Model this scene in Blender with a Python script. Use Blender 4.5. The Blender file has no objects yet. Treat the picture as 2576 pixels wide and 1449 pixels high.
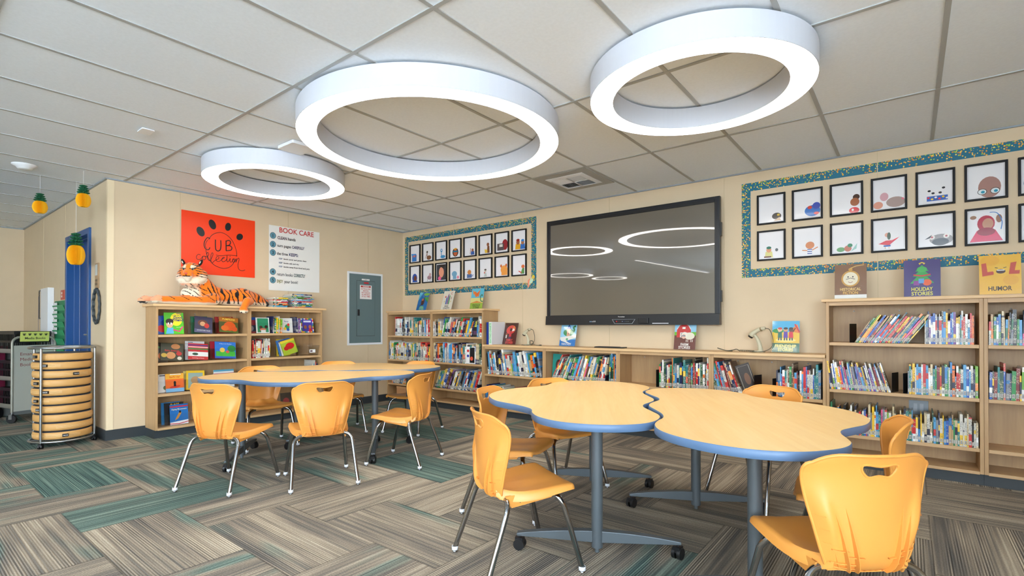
import bpy, bmesh, math, random
from mathutils import Vector, Matrix, Euler
random.seed(7)
S = bpy.context.scene
COL = S.collection
PI = math.pi
# ------------------------------------------------------------------ camera
cd = bpy.data.cameras.new('camera'); cam = bpy.data.objects.new('camera', cd); COL.objects.link(cam)
cam.location = (6.1571, -5.1102, 1.1225)
cam.rotation_euler = (PI/2 + 0.0068, 0, 0.6656)
cd.sensor_width = 36; cd.lens = 1273.7/2576*36; cd.shift_y = 85.5/2576; cd.clip_start = 0.05
S.camera = cam
S.view_settings.view_transform = 'Standard'; S.view_settings.look = 'None'
S.view_settings.gamma = 1; S.view_settings.use_curve_mapping = False
S.view_settings.exposure = 0.22
H = 2.563            # ceiling height
# ------------------------------------------------------------------ world (daylight let in by the added windows)
w = bpy.data.worlds.new('sky'); S.world = w; w.use_nodes = True
w.node_tree.nodes['Background'].inputs[0].default_value = (0.72, 0.86, 1.0, 1)
w.node_tree.nodes['Background'].inputs[1].default_value = 18.5
RING_E = 11.5
BACK_E = 9.0

# ------------------------------------------------------------------ materials
def lin(c):
    f = lambda v: (v/255/12.92) if v/255 <= .04045 else ((v/255+.055)/1.055)**2.4
    return (f(c[0]), f(c[1]), f(c[2]), 1)
class NT:
    """tiny helper for writing node expressions"""
    def __init__(s, m): s.t = m.node_tree; s.n = s.t.nodes; s.l = s.t.links
    def put(s, sock, v):
        if isinstance(v, bpy.types.NodeSocket): s.l.new(v, sock)
        elif v is not None: sock.default_value = v
    def m(s, op, a, b=None, c=None):
        n = s.n.new('ShaderNodeMath'); n.operation = op
        s.put(n.inputs[0], a); s.put(n.inputs[1], b)
        if c is not None: s.put(n.inputs[2], c)
        return n.outputs[0]
    def coord(s, k='Object'): return s.n.new('ShaderNodeTexCoord').outputs[k]
    def sep(s, v):
        n = s.n.new('ShaderNodeSeparateXYZ'); s.put(n.inputs[0], v); return n.outputs
    def comb(s, x, y, z):
        n = s.n.new('ShaderNodeCombineXYZ')
        for i, v in enumerate((x, y, z)): s.put(n.inputs[i], v)
        return n.outputs[0]
    def noise(s, vec, scale=5, detail=2, rough=.5, dist=0):
        n = s.n.new('ShaderNodeTexNoise'); s.put(n.inputs['Vector'], vec)
        n.inputs['Scale'].default_value = scale; n.inputs['Detail'].default_value = detail
        n.inputs['Roughness'].default_value = rough; n.inputs['Distortion'].default_value = dist
        return n.outputs['Fac']
    def white(s, vec):
        n = s.n.new('ShaderNodeTexWhiteNoise'); s.put(n.inputs['Vector'], vec); return n.outputs['Value']
    def ramp(s, fac, stops, interp='LINEAR'):
        n = s.n.new('ShaderNodeValToRGB'); s.put(n.inputs[0], fac); e = n.color_ramp; e.interpolation = interp
        while len(e.elements) > 1: e.elements.remove(e.elements[-1])
        e.elements[0].position = stops[0][0]; e.elements[0].color = stops[0][1]
        for p, c in stops[1:]: e.elements.new(p).color = c
        return n.outputs[0]
    def mix(s, f, a, b, mode='MIX'):
        n = s.n.new('ShaderNodeMix'); n.data_type = 'RGBA'; n.blend_type = mode
        s.put(n.inputs[0], f); s.put(n.inputs[6], a); s.put(n.inputs[7], b); return n.outputs[2]
    def bump(s, h, st=.2, dist=.01):
        n = s.n.new('ShaderNodeBump'); n.inputs['Strength'].default_value = st; n.inputs['Distance'].default_value = dist
        s.put(n.inputs['Height'], h); s.l.new(n.outputs[0], s.b.inputs['Normal'])
    @property
    def b(s): return s.n['Principled BSDF']
MATS = {}
def mat(name, col, rough=.5, metal=0., spec=.5, coat=0., nz=0., nscale=20., bump=0., emit=0.):
    if name in MATS: return MATS[name]
    m = bpy.data.materials.new(name); m.use_nodes = True; t = NT(m); b = t.b
    c = lin(col); b.inputs['Base Color'].default_value = c
    b.inputs['Roughness'].default_value = rough; b.inputs['Metallic'].default_value = metal
    b.inputs['Specular IOR Level'].default_value = spec; b.inputs['Coat Weight'].default_value = coat
    b.inputs['Coat Roughness'].default_value = .04
    if nz or bump:
        n = t.noise(t.coord(), nscale, 3)
        if nz:
            t.put(b.inputs['Base Color'], t.ramp(n, [(.3, tuple(v*(1-nz) for v in c[:3])+(1,)), (.7, tuple(min(1, v*(1+nz)) for v in c[:3])+(1,))]))
        if bump: t.bump(n, bump, .004)
    if emit:
        b.inputs['Emission Color'].default_value = c; b.inputs['Emission Strength'].default_value = emit
    MATS[name] = m; return m
def wood(name, c1, c2, axis=0, rough=.45, sc=1.0):
    if name in MATS: return MATS[name]
    m = bpy.data.materials.new(name); m.use_nodes = True; t = NT(m)
    o = t.sep(t.coord()); k = [14*sc, 14*sc, 14*sc]; k[axis] = 1.1*sc
    v = t.comb(t.m('MULTIPLY', o[0], k[0]), t.m('MULTIPLY', o[1], k[1]), t.m('MULTIPLY', o[2], k[2]))
    n1 = t.noise(v, 1.0, 4, .6, .6); n2 = t.noise(v, 6, 2, .5)
    f = t.m('MULTIPLY_ADD', n2, .3, t.m('MULTIPLY', n1, .7))
    t.put(t.b.inputs['Base Color'], t.ramp(f, [(.3, lin(c1)), (.65, lin(c2))]))
    t.b.inputs['Roughness'].default_value = rough
    MATS[name] = m; return m
M_WALL = mat('wall_beige_vinyl', (214, 192, 159), .62, nz=.025, nscale=3, bump=.03)
M_TILE = mat('ceiling_tile_white', (238, 245, 252), .9, spec=.2, nz=.02, nscale=60)
M_TBAR = mat('ceiling_bar_grey_white', (172, 174, 172), .5)
M_BASE = mat('rubber_base_charcoal', (52, 58, 62), .45)
M_SHELF_SHADED = wood('bookcase_maple_shaded', (172, 136, 94), (192, 156, 110), 2)  # side and back panels: shade inside the shelves darkened into the colour
M_SHELFX = wood('bookcase_maple_across', (190, 152, 106), (208, 172, 126), 0)
M_SHELFY = wood('bookcase_maple_along', (200, 162, 116), (218, 183, 138), 1)
M_EDGE = wood('bookcase_edge_maple', (214, 176, 126), (226, 190, 142), 0)
M_TABLE = wood('tabletop_maple', (240, 192, 118), (250, 212, 148), 0, .32, .8)
M_BLUE = mat('blue_grey_edge_band', (88, 116, 150), .4)
M_GREY = mat('powder_coat_grey', (88, 95, 99), .4, .2)
M_BLACK = mat('black_plastic', (22, 22, 24), .4)
M_CHROME = mat('chrome', (158, 160, 163), .1, 1.)
M_STEEL = mat('brushed_steel', (170, 174, 176), .3, 1.)
M_SHELL = mat('orange_yellow_plastic', (226, 153, 70), .38, spec=.5, bump=.02, nscale=300)
M_NYLON = mat('white_nylon', (222, 226, 232), .4)
M_WHITE = mat('white_paint', (232, 234, 236), .4)
M_RING = mat('ring_housing_white', (206, 208, 215), .5)
M_PAGE = mat('book_pages', (228, 222, 206), .8, nz=.05, nscale=200)
M_LABEL = mat('white_label', (188, 186, 180), .5)
def clear_mat():
    m = bpy.data.materials.new('clear_acrylic'); m.use_nodes = True; t = NT(m); out = t.n['Material Output']
    tr = t.n.new('ShaderNodeBsdfTransparent'); gl = t.n.new('ShaderNodeBsdfGlossy'); mx = t.n.new('ShaderNodeMixShader')
    tr.inputs[0].default_value = (.97, .975, .975, 1); gl.inputs['Roughness'].default_value = .05
    fr = t.n.new('ShaderNodeLayerWeight'); fr.inputs[0].default_value = .5
    f = t.m('ADD', t.m('MULTIPLY', t.m('POWER', fr.outputs['Facing'], 4.), .3), .035)
    t.l.new(f, mx.inputs[0]); t.l.new(tr.outputs[0], mx.inputs[1]); t.l.new(gl.outputs[0], mx.inputs[2]); t.l.new(mx.outputs[0], out.inputs[0])
    return m
M_CLEAR = clear_mat()
def carpet_mat():
    m = bpy.data.materials.new('carpet_planks'); m.use_nodes = True; t = NT(m); M = t.m
    U = .4525
    o = t.sep(t.coord())
    x = M('DIVIDE', M('ADD', o[0], -.812+U*40), U); y = M('DIVIDE', M('ADD', o[1], 4.39+U*40), U)
    i = M('FLOOR', x); j = M('FLOOR', y)
    u = M('FLOORED_MODULO', M('SUBTRACT', i, j), 4.0)
    isx = M('LESS_THAN', u, 1.5)
    i0 = M('SUBTRACT', i, M('MULTIPLY', u, isx))
    j0 = M('SUBTRACT', j, M('MULTIPLY', M('LESS_THAN', M('ABSOLUTE', M('SUBTRACT', u, 2.)), .5), 1.))
    idv = t.comb(M('ADD', i0, .5), M('ADD', j0, .5), 0.)
    r1 = t.white(idv); r2 = t.white(t.comb(M('ADD', j0, 31.5), M('ADD', i0, 7.5), 3.))
    inv = M('SUBTRACT', 1., isx)
    ac = M('ADD', M('MULTIPLY', o[1], isx), M('MULTIPLY', o[0], inv))     # across the stripes
    al = M('ADD', M('MULTIPLY', o[0], isx), M('MULTIPLY', o[1], inv))     # along them
    seed = M('MULTIPLY', r1, 97.)
    n1 = t.noise(t.comb(M('MULTIPLY', ac, 8.), M('MULTIPLY', al, .9), seed), 1., 2, .5)          # broad bands
    n2 = t.noise(t.comb(M('MULTIPLY', ac, 70.), M('MULTIPLY', al, 1.), seed), 1., 1, .5)          # narrow bands
    n3 = t.noise(t.comb(M('MULTIPLY', o[0], 150.), M('MULTIPLY', o[1], 150.), 1.), 1., 2, .7)       # pile speckle
    n4 = t.noise(t.comb(M('MULTIPLY', ac, 5.), M('MULTIPLY', al, .9), M('ADD', seed, 11.)), 1., 2, .5)
    base = t.ramp(M('ADD', M('MULTIPLY', n1, .6), M('MULTIPLY', n2, .4)),
                  [(.30, lin((94, 92, 88))), (.42, lin((118, 112, 104))), (.5, lin((142, 132, 118))), (.58, lin((164, 152, 134))), (.70, lin((192, 182, 162)))])
    teal = t.ramp(n2, [(.3, lin((66, 88, 86))), (.5, lin((88, 116, 110))), (.7, lin((122, 148, 136)))])
    lim = t.ramp(r2, [(.0, (.62, .62, .62, 1)), (.76, (.60, .60, .60, 1)), (.78, (.54, .54, .54, 1)), (.92, (.5, .5, .5, 1)), (.94, (.25, .25, .25, 1))], 'LINEAR')
    # more teal far to the left and near the book shelves on the left
    dx = M('MAXIMUM', M('MULTIPLY', M('SUBTRACT', 3.0, o[0]), .07), -.12)
    tf = M('MULTIPLY', M('SUBTRACT', M('ADD', n4, M('MINIMUM', dx, .13)), lim), 9.)
    tfc = M('MINIMUM', M('MAXIMUM', tf, 0.), 1.)
    only = M('MULTIPLY', M('COMPARE', i0, 40., .5), M('COMPARE', j0, 40., .5))
    tfc = M('MAXIMUM', M('MULTIPLY', tfc, .85), M('MULTIPLY', only, .95))
    c = t.mix(tfc, base, teal)
    # fine tufted rows: light and dark lines, stronger on some planks
    row = M('SINE', M('MULTIPLY', ac, 2*PI/.0115))
    n5 = t.noise(t.comb(M('MULTIPLY', ac, 22.), M('MULTIPLY', al, 1.), M('ADD', seed, 5.)), 1., 1, .5)
    amt = M('MULTIPLY', M('MINIMUM', M('MAXIMUM', M('MULTIPLY', M('SUBTRACT', n5, .42), 5.), .08), 1.), M('ADD', M('MULTIPLY', inv, .18), .46))
    amt = M('ADD', M('MULTIPLY', M('MULTIPLY', inv, r2), .0), amt)
    k = M('ADD', 1., M('MULTIPLY', row, amt))
    k2 = M('MULTIPLY', k, M('ADD', .42, M('MULTIPLY', n3, 1.16)))
    # plank seams
    fx = M('FRACT', M('DIVIDE', M('SUBTRACT', x, i0), M('ADD', 1., isx))); fy = M('FRACT', M('DIVIDE', M('SUBTRACT', y, j0), M('ADD', 1., inv)))
    ed = M('MINIMUM', M('MINIMUM', fx, M('SUBTRACT', 1., fx)), M('MINIMUM', fy, M('SUBTRACT', 1., fy)))
    k3 = M('MULTIPLY', k2, M('ADD', .62, M('MULTIPLY', M('GREATER_THAN', ed, .006), .38)))
    vm = t.n.new('ShaderNodeVectorMath'); vm.operation = 'SCALE'; t.l.new(c, vm.inputs[0]); t.l.new(k3, vm.inputs['Scale'])
    t.put(t.b.inputs['Base Color'], vm.outputs[0]); t.b.inputs['Roughness'].default_value = .95; t.b.inputs['Specular IOR Level'].default_value = .1
    t.bump(M('ADD', M('MULTIPLY', row, .5), n3), .35, .003)
    return m

# ------------------------------------------------------------------ mesh helpers
class MB:
    def __init__(s): s.v = []; s.f = []; s.m = []; s.sm = []
    def add(s, vs, fs, mi=0, smooth=False, T=None):
        o = len(s.v)
        for p in vs:
            p = Vector(p); s.v.append(T @ p if T else p)
        for f in fs: s.f.append([i+o for i in f]); s.m.append(mi); s.sm.append(smooth)
        return s
    def box(s, a, b, mi=0, T=None):
        (x0, y0, z0), (x1, y1, z1) = a, b
        vs = [(x0,y0,z0),(x1,y0,z0),(x1,y1,z0),(x0,y1,z0),(x0,y0,z1),(x1,y0,z1),(x1,y1,z1),(x0,y1,z1)]
        return s.add(vs, [(0,3,2,1),(4,5,6,7),(0,1,5,4),(1,2,6,5),(2,3,7,6),(3,0,4,7)], mi, False, T)
    def rbox(s, a, b, r, mi=0, n=3, T=None):
        """box with rounded vertical edges"""
        (x0, y0, z0), (x1, y1, z1) = a, b; P = []
        for cx, cy, a0 in ((x1-r, y1-r, 0), (x0+r, y1-r, 90), (x0+r, y0+r, 180), (x1-r, y0+r, 270)):
            for k in range(n+1):
                t = math.radians(a0+90*k/n); P.append((cx+r*math.cos(t), cy+r*math.sin(t)))
        return s.prism(P, z0, z1, mi, T=T)
    def prism(s, P, z0, z1, mi=0, smooth=False, T=None, top=None, side=None):
        n = len(P); vs = [(x, y, z0) for x, y in P]+[(x, y, z1) for x, y in P]
        s.add(vs, [tuple(range(n-1, -1, -1))], mi, False, T); s.add(vs, [tuple(range(n, 2*n))], mi if top is None else top, False, T)
        return s.add(vs, [(k, (k+1) % n, (k+1) % n+n, k+n) for k in range(n)], mi if side is None else side, smooth, T)
    def tube(s, pts, r, seg=10, mi=0, closed=False, caps=True, T=None):
        P = [Vector(p) for p in pts]; n = len(P); R = r if isinstance(r, (list, tuple)) else [r]*n
        vs = []; up = None
        for k in range(n):
            a = P[k-1] if (k or closed) else P[k]; b = P[(k+1) % n] if (k < n-1 or closed) else P[k]
            d = (b-a).normalized()
            if up is None: up = Vector((0, 0, 1)) if abs(d.z) < .9 else Vector((1, 0, 0))
            sx = d.cross(up).normalized(); sy = sx.cross(d).normalized(); up = sy
            for q in range(seg):
                t = 2*PI*q/seg; vs.append(P[k]+(sx*math.cos(t)+sy*math.sin(t))*R[k])
        fs = []
        for k in range(n if closed else n-1):
            for q in range(seg):
                a, b = k*seg, ((k+1) % n)*seg
                fs.append((a+q, a+(q+1) % seg, b+(q+1) % seg, b+q))
        s.add(vs, fs, mi, True, T)
        if caps and not closed:
            s.add(vs[:seg], [tuple(range(seg-1, -1, -1))], mi, False, T); s.add(vs[-seg:], [tuple(range(seg))], mi, False, T)
        return s
    def lathe(s, prof, seg=32, mi=0, c=(0, 0, 0), closed=False, smooth=True, T=None, mod=None):
        n = len(prof); vs = []
        for q in range(seg):
            t = 2*PI*q/seg; g = mod(q) if mod else 1
            for r, z in prof: vs.append((c[0]+r*g*math.cos(t), c[1]+r*g*math.sin(t), c[2]+z))
        fs = []
        for q in range(seg):
            a, b = q*n, ((q+1) % seg)*n
            for k in range(n if closed else n-1):
                k2 = (k+1) % n; fs.append((a+k, b+k, b+k2, a+k2))
        return s.add(vs, fs, mi, smooth, T)
    def grid(s, f, nu, nv, mi=0, smooth=True, T=None):
        vs = [f(i/nu, j/nv) for j in range(nv+1) for i in range(nu+1)]
        fs = [(j*(nu+1)+i, j*(nu+1)+i+1, (j+1)*(nu+1)+i+1, (j+1)*(nu+1)+i) for j in range(nv) for i in range(nu)]
        return s.add(vs, fs, mi, smooth, T)
    def ball(s, c, r, mi=0, nu=16, nv=10, T=None):
        r = r if isinstance(r, (tuple, list)) else (r, r, r)
        return s.grid(lambda u, v: (c[0]+r[0]*math.cos(2*PI*u)*math.sin(PI*v), c[1]+r[1]*math.sin(2*PI*u)*math.sin(PI*v), c[2]-r[2]*math.cos(PI*v)), nu, nv, mi, True, T)
    def mesh(s, name, mats):
        me = bpy.data.meshes.new(name); me.from_pydata([tuple(v) for v in s.v], [], s.f)
        for m in (mats if isinstance(mats, (list, tuple)) else [mats]): me.materials.append(m)
        me.polygons.foreach_set('material_index', s.m); me.polygons.foreach_set('use_smooth', s.sm); me.update()
        return me
    def build(s, name, mats, parent=None, loc=(0, 0, 0), rz=0, bevel=0, weld=False):
        me = s.mesh(name, mats)
        if weld:
            bm = bmesh.new(); bm.from_mesh(me); bmesh.ops.remove_doubles(bm, verts=bm.verts, dist=1e-5); bmesh.ops.recalc_face_normals(bm, faces=bm.faces); bm.to_mesh(me); bm.free()
        o = bpy.data.objects.new(name, me); COL.objects.link(o)
        o.parent = parent; o.location = loc; o.rotation_euler = (0, 0, rz)
        if bevel:
            b = o.modifiers.new('bevel', 'BEVEL'); b.width = bevel; b.segments = 2; b.limit_method = 'ANGLE'; b.angle_limit = math.radians(40)
        return o
def tag(o, label=None, cat=None, group=None, kind=None):
    if label: o['label'] = label
    if cat: o['category'] = cat
    if group: o['group'] = group
    if kind: o['kind'] = kind
    return o
def empty(name, loc, rz=0, label=None, cat=None, group=None, rot=None):
    o = bpy.data.objects.new(name, None); COL.objects.link(o); o.location = loc
    o.rotation_euler = rot if rot else (0, 0, rz); o.empty_display_size = .05
    return tag(o, label, cat, group)
def structure(o): o['kind'] = 'structure'; return o
def copy_tree(o, parent=None):
    c = o.copy(); COL.objects.link(c); c.parent = parent
    for ch in [q for q in bpy.data.objects if q.parent == o]: copy_tree(ch, c)
    return c
def smooth_poly(P, n=8):
    out = []; N = len(P)
    for k in range(N):
        p0, p1, p2, p3 = (Vector(P[(k+q-1) % N]) for q in range(4))
        for a in range(n):
            t = a/n; out.append(tuple(.5*((2*p1)+(p2-p0)*t+(2*p0-5*p1+4*p2-p3)*t*t+(3*p1-p0-3*p2+p3)*t**3)))
    return out
# ------------------------------------------------------------------ lettering and flat artwork
TXT = {}
def text_polys(s, bold=.0):
    k = (s, bold)
    if k in TXT: return TXT[k]
    cu = bpy.data.curves.new('t', 'FONT'); cu.body = s; cu.offset = bold; cu.resolution_u = 3; cu.fill_mode = 'FRONT'
    o = bpy.data.objects.new('t', cu); COL.objects.link(o)
    dg = bpy.context.evaluated_depsgraph_get(); me = bpy.data.meshes.new_from_object(o.evaluated_get(dg))
    vs = [v.co.copy() for v in me.vertices]; fs = [tuple(p.vertices) for p in me.polygons]
    bpy.data.objects.remove(o); bpy.data.curves.remove(cu); bpy.data.meshes.remove(me)
    if not vs: vs = [Vector((0, 0, 0)), Vector((1, 0, 0))]
    x0 = min(v.x for v in vs); x1 = max(v.x for v in vs); y0 = min(v.y for v in vs); y1 = max(v.y for v in vs)
    TXT[k] = (vs, fs, x0, x1, y0, y1); return TXT[k]
def paint(c, rough=.35, coat=0): return mat('paint_%d_%d_%d_%g_%g' % (c[0], c[1], c[2], rough, coat), c, rough, coat=coat)
class Art:
    """flat artwork in the x-z plane facing -y; each new shape lies a hair in front of the last"""
    def __init__(s, step=.00025, rough=.35, coat=0): s.mb = MB(); s.mats = []; s.idx = {}; s.k = 0; s.step = step; s.rough = rough; s.coat = coat
    def mi(s, c):
        if c not in s.idx: s.idx[c] = len(s.mats); s.mats.append(paint(c, s.rough, s.coat))
        return s.idx[c]
    def poly(s, P, c):
        s.k += 1; y = -s.k*s.step
        a = sum(P[i][0]*P[(i+1) % len(P)][1]-P[(i+1) % len(P)][0]*P[i][1] for i in range(len(P)))
        if a < 0: P = P[::-1]
        s.mb.add([(p[0], y, p[1]) for p in P], [tuple(range(len(P)))], s.mi(c)); return s
    def rect(s, x0, z0, x1, z1, c): return s.poly([(x0, z0), (x1, z0), (x1, z1), (x0, z1)], c)
    def ell(s, cx, cz, rx, rz, c, rot=0, n=20):
        ca, sa = math.cos(rot), math.sin(rot)
        return s.poly([(cx+rx*math.cos(t)*ca-rz*math.sin(t)*sa, cz+rx*math.cos(t)*sa+rz*math.sin(t)*ca) for t in [2*PI*k/n for k in range(n)]], c)
    def stroke(s, P, wd, c, closed=False):
        s.k += 1; y = -s.k*s.step; n = len(P); vs = []; fs = []
        for k in range(n):
            a = Vector(P[k-1]) if (k or closed) else Vector(P[k]); b = Vector(P[(k+1) % n]) if (k < n-1 or closed) else Vector(P[k])
            d = (b-a); d = d.normalized() if d.length else Vector((1, 0)); q = Vector((-d.y, d.x))*wd/2; p = Vector(P[k])
            vs += [(p.x+q.x, y, p.y+q.y), (p.x-q.x, y, p.y-q.y)]
        for k in range(n if closed else n-1):
            a = 2*k; b = 2*((k+1) % n); fs.append((a, a+1, b+1, b))
        s.mb.add(vs, fs, s.mi(c)); return s
    def curve(s, P, wd, c, n=6):
        Q = [P[0]]+list(P)+[P[-1]]; out = []
        for k in range(1, len(Q)-2):
            p0, p1, p2, p3 = (Vector(Q[k+q-1]) for q in range(4))
            for a in range(n):
                t = a/n; out.append(tuple(.5*((2*p1)+(p2-p0)*t+(2*p0-5*p1+4*p2-p3)*t*t+(3*p1-p0-3*p2+p3)*t**3)))
        out.append(tuple(P[-1])); return s.stroke(out, wd, c)
    def text(s, st, cx, cz, h, c, bold=.0, maxw=None, rot=0, align='C', sx=1.):
        vs, fs, x0, x1, y0, y1 = text_polys(st, bold); k = h/.7; kx = k*sx
        if maxw and (x1-x0)*kx > maxw: kx = maxw/(x1-x0)
        s.k += 1; y = -s.k*s.step; ca, sa = math.cos(rot), math.sin(rot)
        ax = (x0+x1)/2 if align == 'C' else x0
        P = []
        for v in vs:
            a, b = (v.x-ax)*kx, (v.y-.35)*k; P.append((cx+a*ca-b*sa, y, cz+a*sa+b*ca))
        s.mb.add(P, fs, s.mi(c)); return s
    def build(s, name, parent=None, loc=(0, 0, 0), rot=(0, 0, 0)):
        o = s.mb.build(name, s.mats, parent, loc); o.rotation_euler = rot; return o
# ================================================================== the room
XL, YH, XR, YR, YM, H2 = -4.26, -3.665, 8.4, -12.6, -5.5, 2.98
structure(MB().box((XL-.2, YR-.2, -.1), (XR+.2, .2, 0)).build('floor', carpet_mat()))
def wall(name, a, b): return structure(MB().box(a, b).build(name, M_WALL))
wall('wall_back', (-.1, 0, 0), (XR+.1, .1, H2+.1))
wall('wall_left', (-.1, YH+.0, 0), (0, 0, H+.02))
# the hall wall with its doorway
DX0, DX1, DZ = -1.56, -.63, 2.10
structure(MB().box((XL, YH, 0), (DX0, YH+.1, H+.02)).box((DX1, YH, 0), (-.1, YH+.1, H+.02)).box((DX0, YH, DZ), (DX1, YH+.1, H+.02)).build('wall_hall', M_WALL))
wall('wall_far', (XL-.1, YR, 0), (XL, YH+.1, H2+.1))
rw = MB().box((XR, YR, 0), (XR+.1, .1, .45)).box((XR, YR, 2.45), (XR+.1, .1, H2+.1)); ys = [YR]; WY = [(-11.6, -8.8), (-8.2, -5.4)]
for a, b in WY: rw.box((XR, ys[-1], .45), (XR+.1, a, 2.45)); ys.append(b)
rw.box((XR, ys[-1], .45), (XR+.1, .1, 2.45)); structure(rw.build('wall_right', M_WALL))
for k, (a, b) in enumerate(WY):
    f = MB().box((XR+.02, a, .45), (XR+.08, b, .5)).box((XR+.02, a, 2.4), (XR+.08, b, 2.45))
    for y in (a, (a+b)/2-.025, b-.05): f.box((XR+.02, y, .45), (XR+.08, y+.05, 2.45))
    structure(f.build('added_window_%d' % (k+5), M_WHITE))  # unseen side windows, added so daylight brightens the ceiling
# rear wall behind the camera with unseen windows added to let daylight in
rw = MB(); xs = [XL]; WX = [(2.6, 5.0), (5.4, 7.8)]
for a, b in WX: rw.box((xs[-1], YR-.1, 0), (a, YR, H2+.1)); rw.box((a, YR-.1, 0), (b, YR, .9)).box((a, YR-.1, 2.5), (b, YR, H2+.1)); xs.append(b)
rw.box((xs[-1], YR-.1, 0), (XR, YR, H2+.1)); structure(rw.build('wall_rear', M_WALL))
for k, (a, b) in enumerate(WX):
    f = MB().box((a, YR-.08, .9), (b, YR-.02, .95)).box((a, YR-.08, 2.45), (b, YR-.02, 2.5))
    for x in (a, (a+b)/2-.025, b-.05): f.box((x, YR-.08, .9), (x+.05, YR-.02, 2.5))
    structure(f.build('added_window_%d' % (k+1), M_WHITE))
structure(MB().box((XL, YM, H), (XR, .05, H+.08)).build('ceiling', M_TILE))
structure(MB().box((XL, YR, H2), (XR, YM, H2+.08)).box((XL, YM-.05, H), (XR, YM, H2)).build('trim_1', M_TILE))
# ceiling grid bars
g = MB(); hb = .0115
for k in range(5):
    y = -1.0961-1.22*k
    if y > YM: g.box((0 if y > YH else XL, y-hb, H-.006), (XR, y+hb, H+.001))
for k in range(-8, 15):
    x = .1995+.61*k
    if x > XL: g.box((x-hb, YM if x < XR else YM, H-.0052), (x+hb, -.001 if x > 0 else YH-.001, H+.001))
structure(g.build('trim_2', M_TBAR))
# wall angle where the walls meet the ceiling
g = MB().box((0, -.02, H-.012), (XR, -.0005, H-.001)).box((.0005, YH, H-.012), (.02, 0, H-.001)).box((XL, YH-.02, H-.012), (.02, YH-.0005, H-.001)).box((XL+.0005, YR, H-.012), (XL+.02, YH, H-.001))
structure(g.build('trim_3', mat('angle_grey', (150, 160, 168), .4)))
# panel seams: thin vinyl battens
g = MB()
for x in (1.102, 2.317, 3.526, 4.752, 5.955, 7.17): g.box((x-.003, -.003, .1), (x+.003, 0, H))
for y in (-3.04, -1.837, -.64): g.box((0, y-.003, .1), (.003, y+.003, H))
for x in (-2.9, -1.7): g.box((x-.003, YH-.003, .1 if x < -2 else DZ), (x+.003, YH, H))
structure(g.build('trim_4', mat('seam_beige', (205, 184, 148), .5)))
structure(MB().box((.0002, YH, .1), (.004, YH+.05, H-.013)).box((-.03, YH-.004, .1), (.004, YH-.0002, H-.013)).build('trim_5', mat('corner_cream', (232, 212, 176), .5)))
structure(MB().box((.0, -.012, 0), (XR, 0, .1)).build('baseboard_back', M_BASE))
structure(MB().box((0, YH, 0), (.012, -.012, .1)).build('baseboard_left', M_BASE))
structure(MB().box((XL, YH-.012, 0), (DX0-.05, YH, .1)).box((DX1+.05, YH-.012, 0), (.012, YH, .1)).build('baseboard_hall', M_BASE))
structure(MB().box((XL, YR, 0), (XL+.012, YH, .1)).build('baseboard_far', M_BASE))
# blue door in its frame
M_DOOR = mat('door_blue', (8, 62, 124), .35); M_DFR = mat('door_frame_blue', (16, 74, 134), .35)
dr = empty('door_1', (0, 0, 0)); structure(dr)
d = MB().box((DX0-.05, YH-.02, 0), (DX0+.012, YH+.101, DZ+.05)).box((DX1-.012, YH-.02, 0), (DX1+.05, YH+.101, DZ+.05)).box((DX0, YH-.02, DZ-.012), (DX1, YH+.101, DZ+.05))
d.box((DX0, YH+.05, 0), (DX0+.018, YH+.1, DZ)).box((DX1-.018, YH+.05, 0), (DX1, YH+.1, DZ)).box((DX0, YH+.05, DZ-.018), (DX1, YH+.1, DZ))
d.build('door_frame', M_DFR, dr, bevel=.003)
MB().box((DX0+.004, YH+.102, .005), (DX1-.004, YH+.146, DZ-.004)).build('door_leaf', M_DOOR, dr)
h = MB().lathe([(0, 0), (.032, 0), (.032, .012), (0, .014)], 20, T=Matrix.Translation((-.86, YH+.102, 1.02)) @ Matrix.Rotation(PI/2, 4, 'X'))
h.tube([(-.86, YH+.1, 1.02), (-.86, YH+.04, 1.02), (-.88, YH+.034, 1.02), (-.99, YH+.034, 1.02)], .010, 10)
h.build('door_handle', M_STEEL, dr)
# ------------------------------------------------------------------ lamps
def ring_light(x, y, ro, label, z0=2.421, z1=None, e=None, name='ring_light', group=None):
    ri = ro-.133; z1 = z1 or H-.012; r = empty(name, (x, y, z0), 0, label, 'ceiling light', group)
    hh = z1-z0
    MB().lathe([(ri, 0), (ri, hh), (ro, hh), (ro, 0), (ro-.003, 0), (ro-.003, .012), (ri+.003, .012), (ri+.003, 0)], 96, closed=True, c=(0, 0, 0)).build('ring_housing', M_RING, r)
    for o in [q for q in bpy.data.objects if q.parent == r]:
        for p in o.data.polygons: p.use_smooth = False
    MB().lathe([(ri+.0035, .0015), (ro-.0035, .0015), (ro-.0035, .010), (ri+.0035, .010)], 96, closed=True, smooth=False).build('diffuser', mat('diffuser_%s' % (e or 'm'), (255, 250, 242), .5, emit=e or RING_E), r)
    MB().lathe([(ri+.03, hh), (ro-.03, hh), (ro-.03, hh+.0125), (ri+.03, hh+.0125)], 64, closed=True, smooth=False).build('gap_shade_ring', M_BLACK, r)  # black ring filling the gap, stands in for the shade above the housing
    return r
ring_light(1.587, -2.792, .594, 'smaller white ring ceiling light nearest the orange poster')
ring_light(3.455, -2.60, .909, 'largest white glowing ring ceiling light in the middle of the ceiling')
ring_light(5.212, -2.21, .597, 'white glowing ring ceiling light nearest the television and picture wall')
ring_light(-2.77, -9.6, .77, 'ring ceiling light in the back half of the room', z0=2.79, z1=H2-.012, e=BACK_E)
ring_light(-2.2, -11.3, .62, 'ring ceiling light by the added rear windows', z0=2.79, z1=H2-.012, e=BACK_E)
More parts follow.
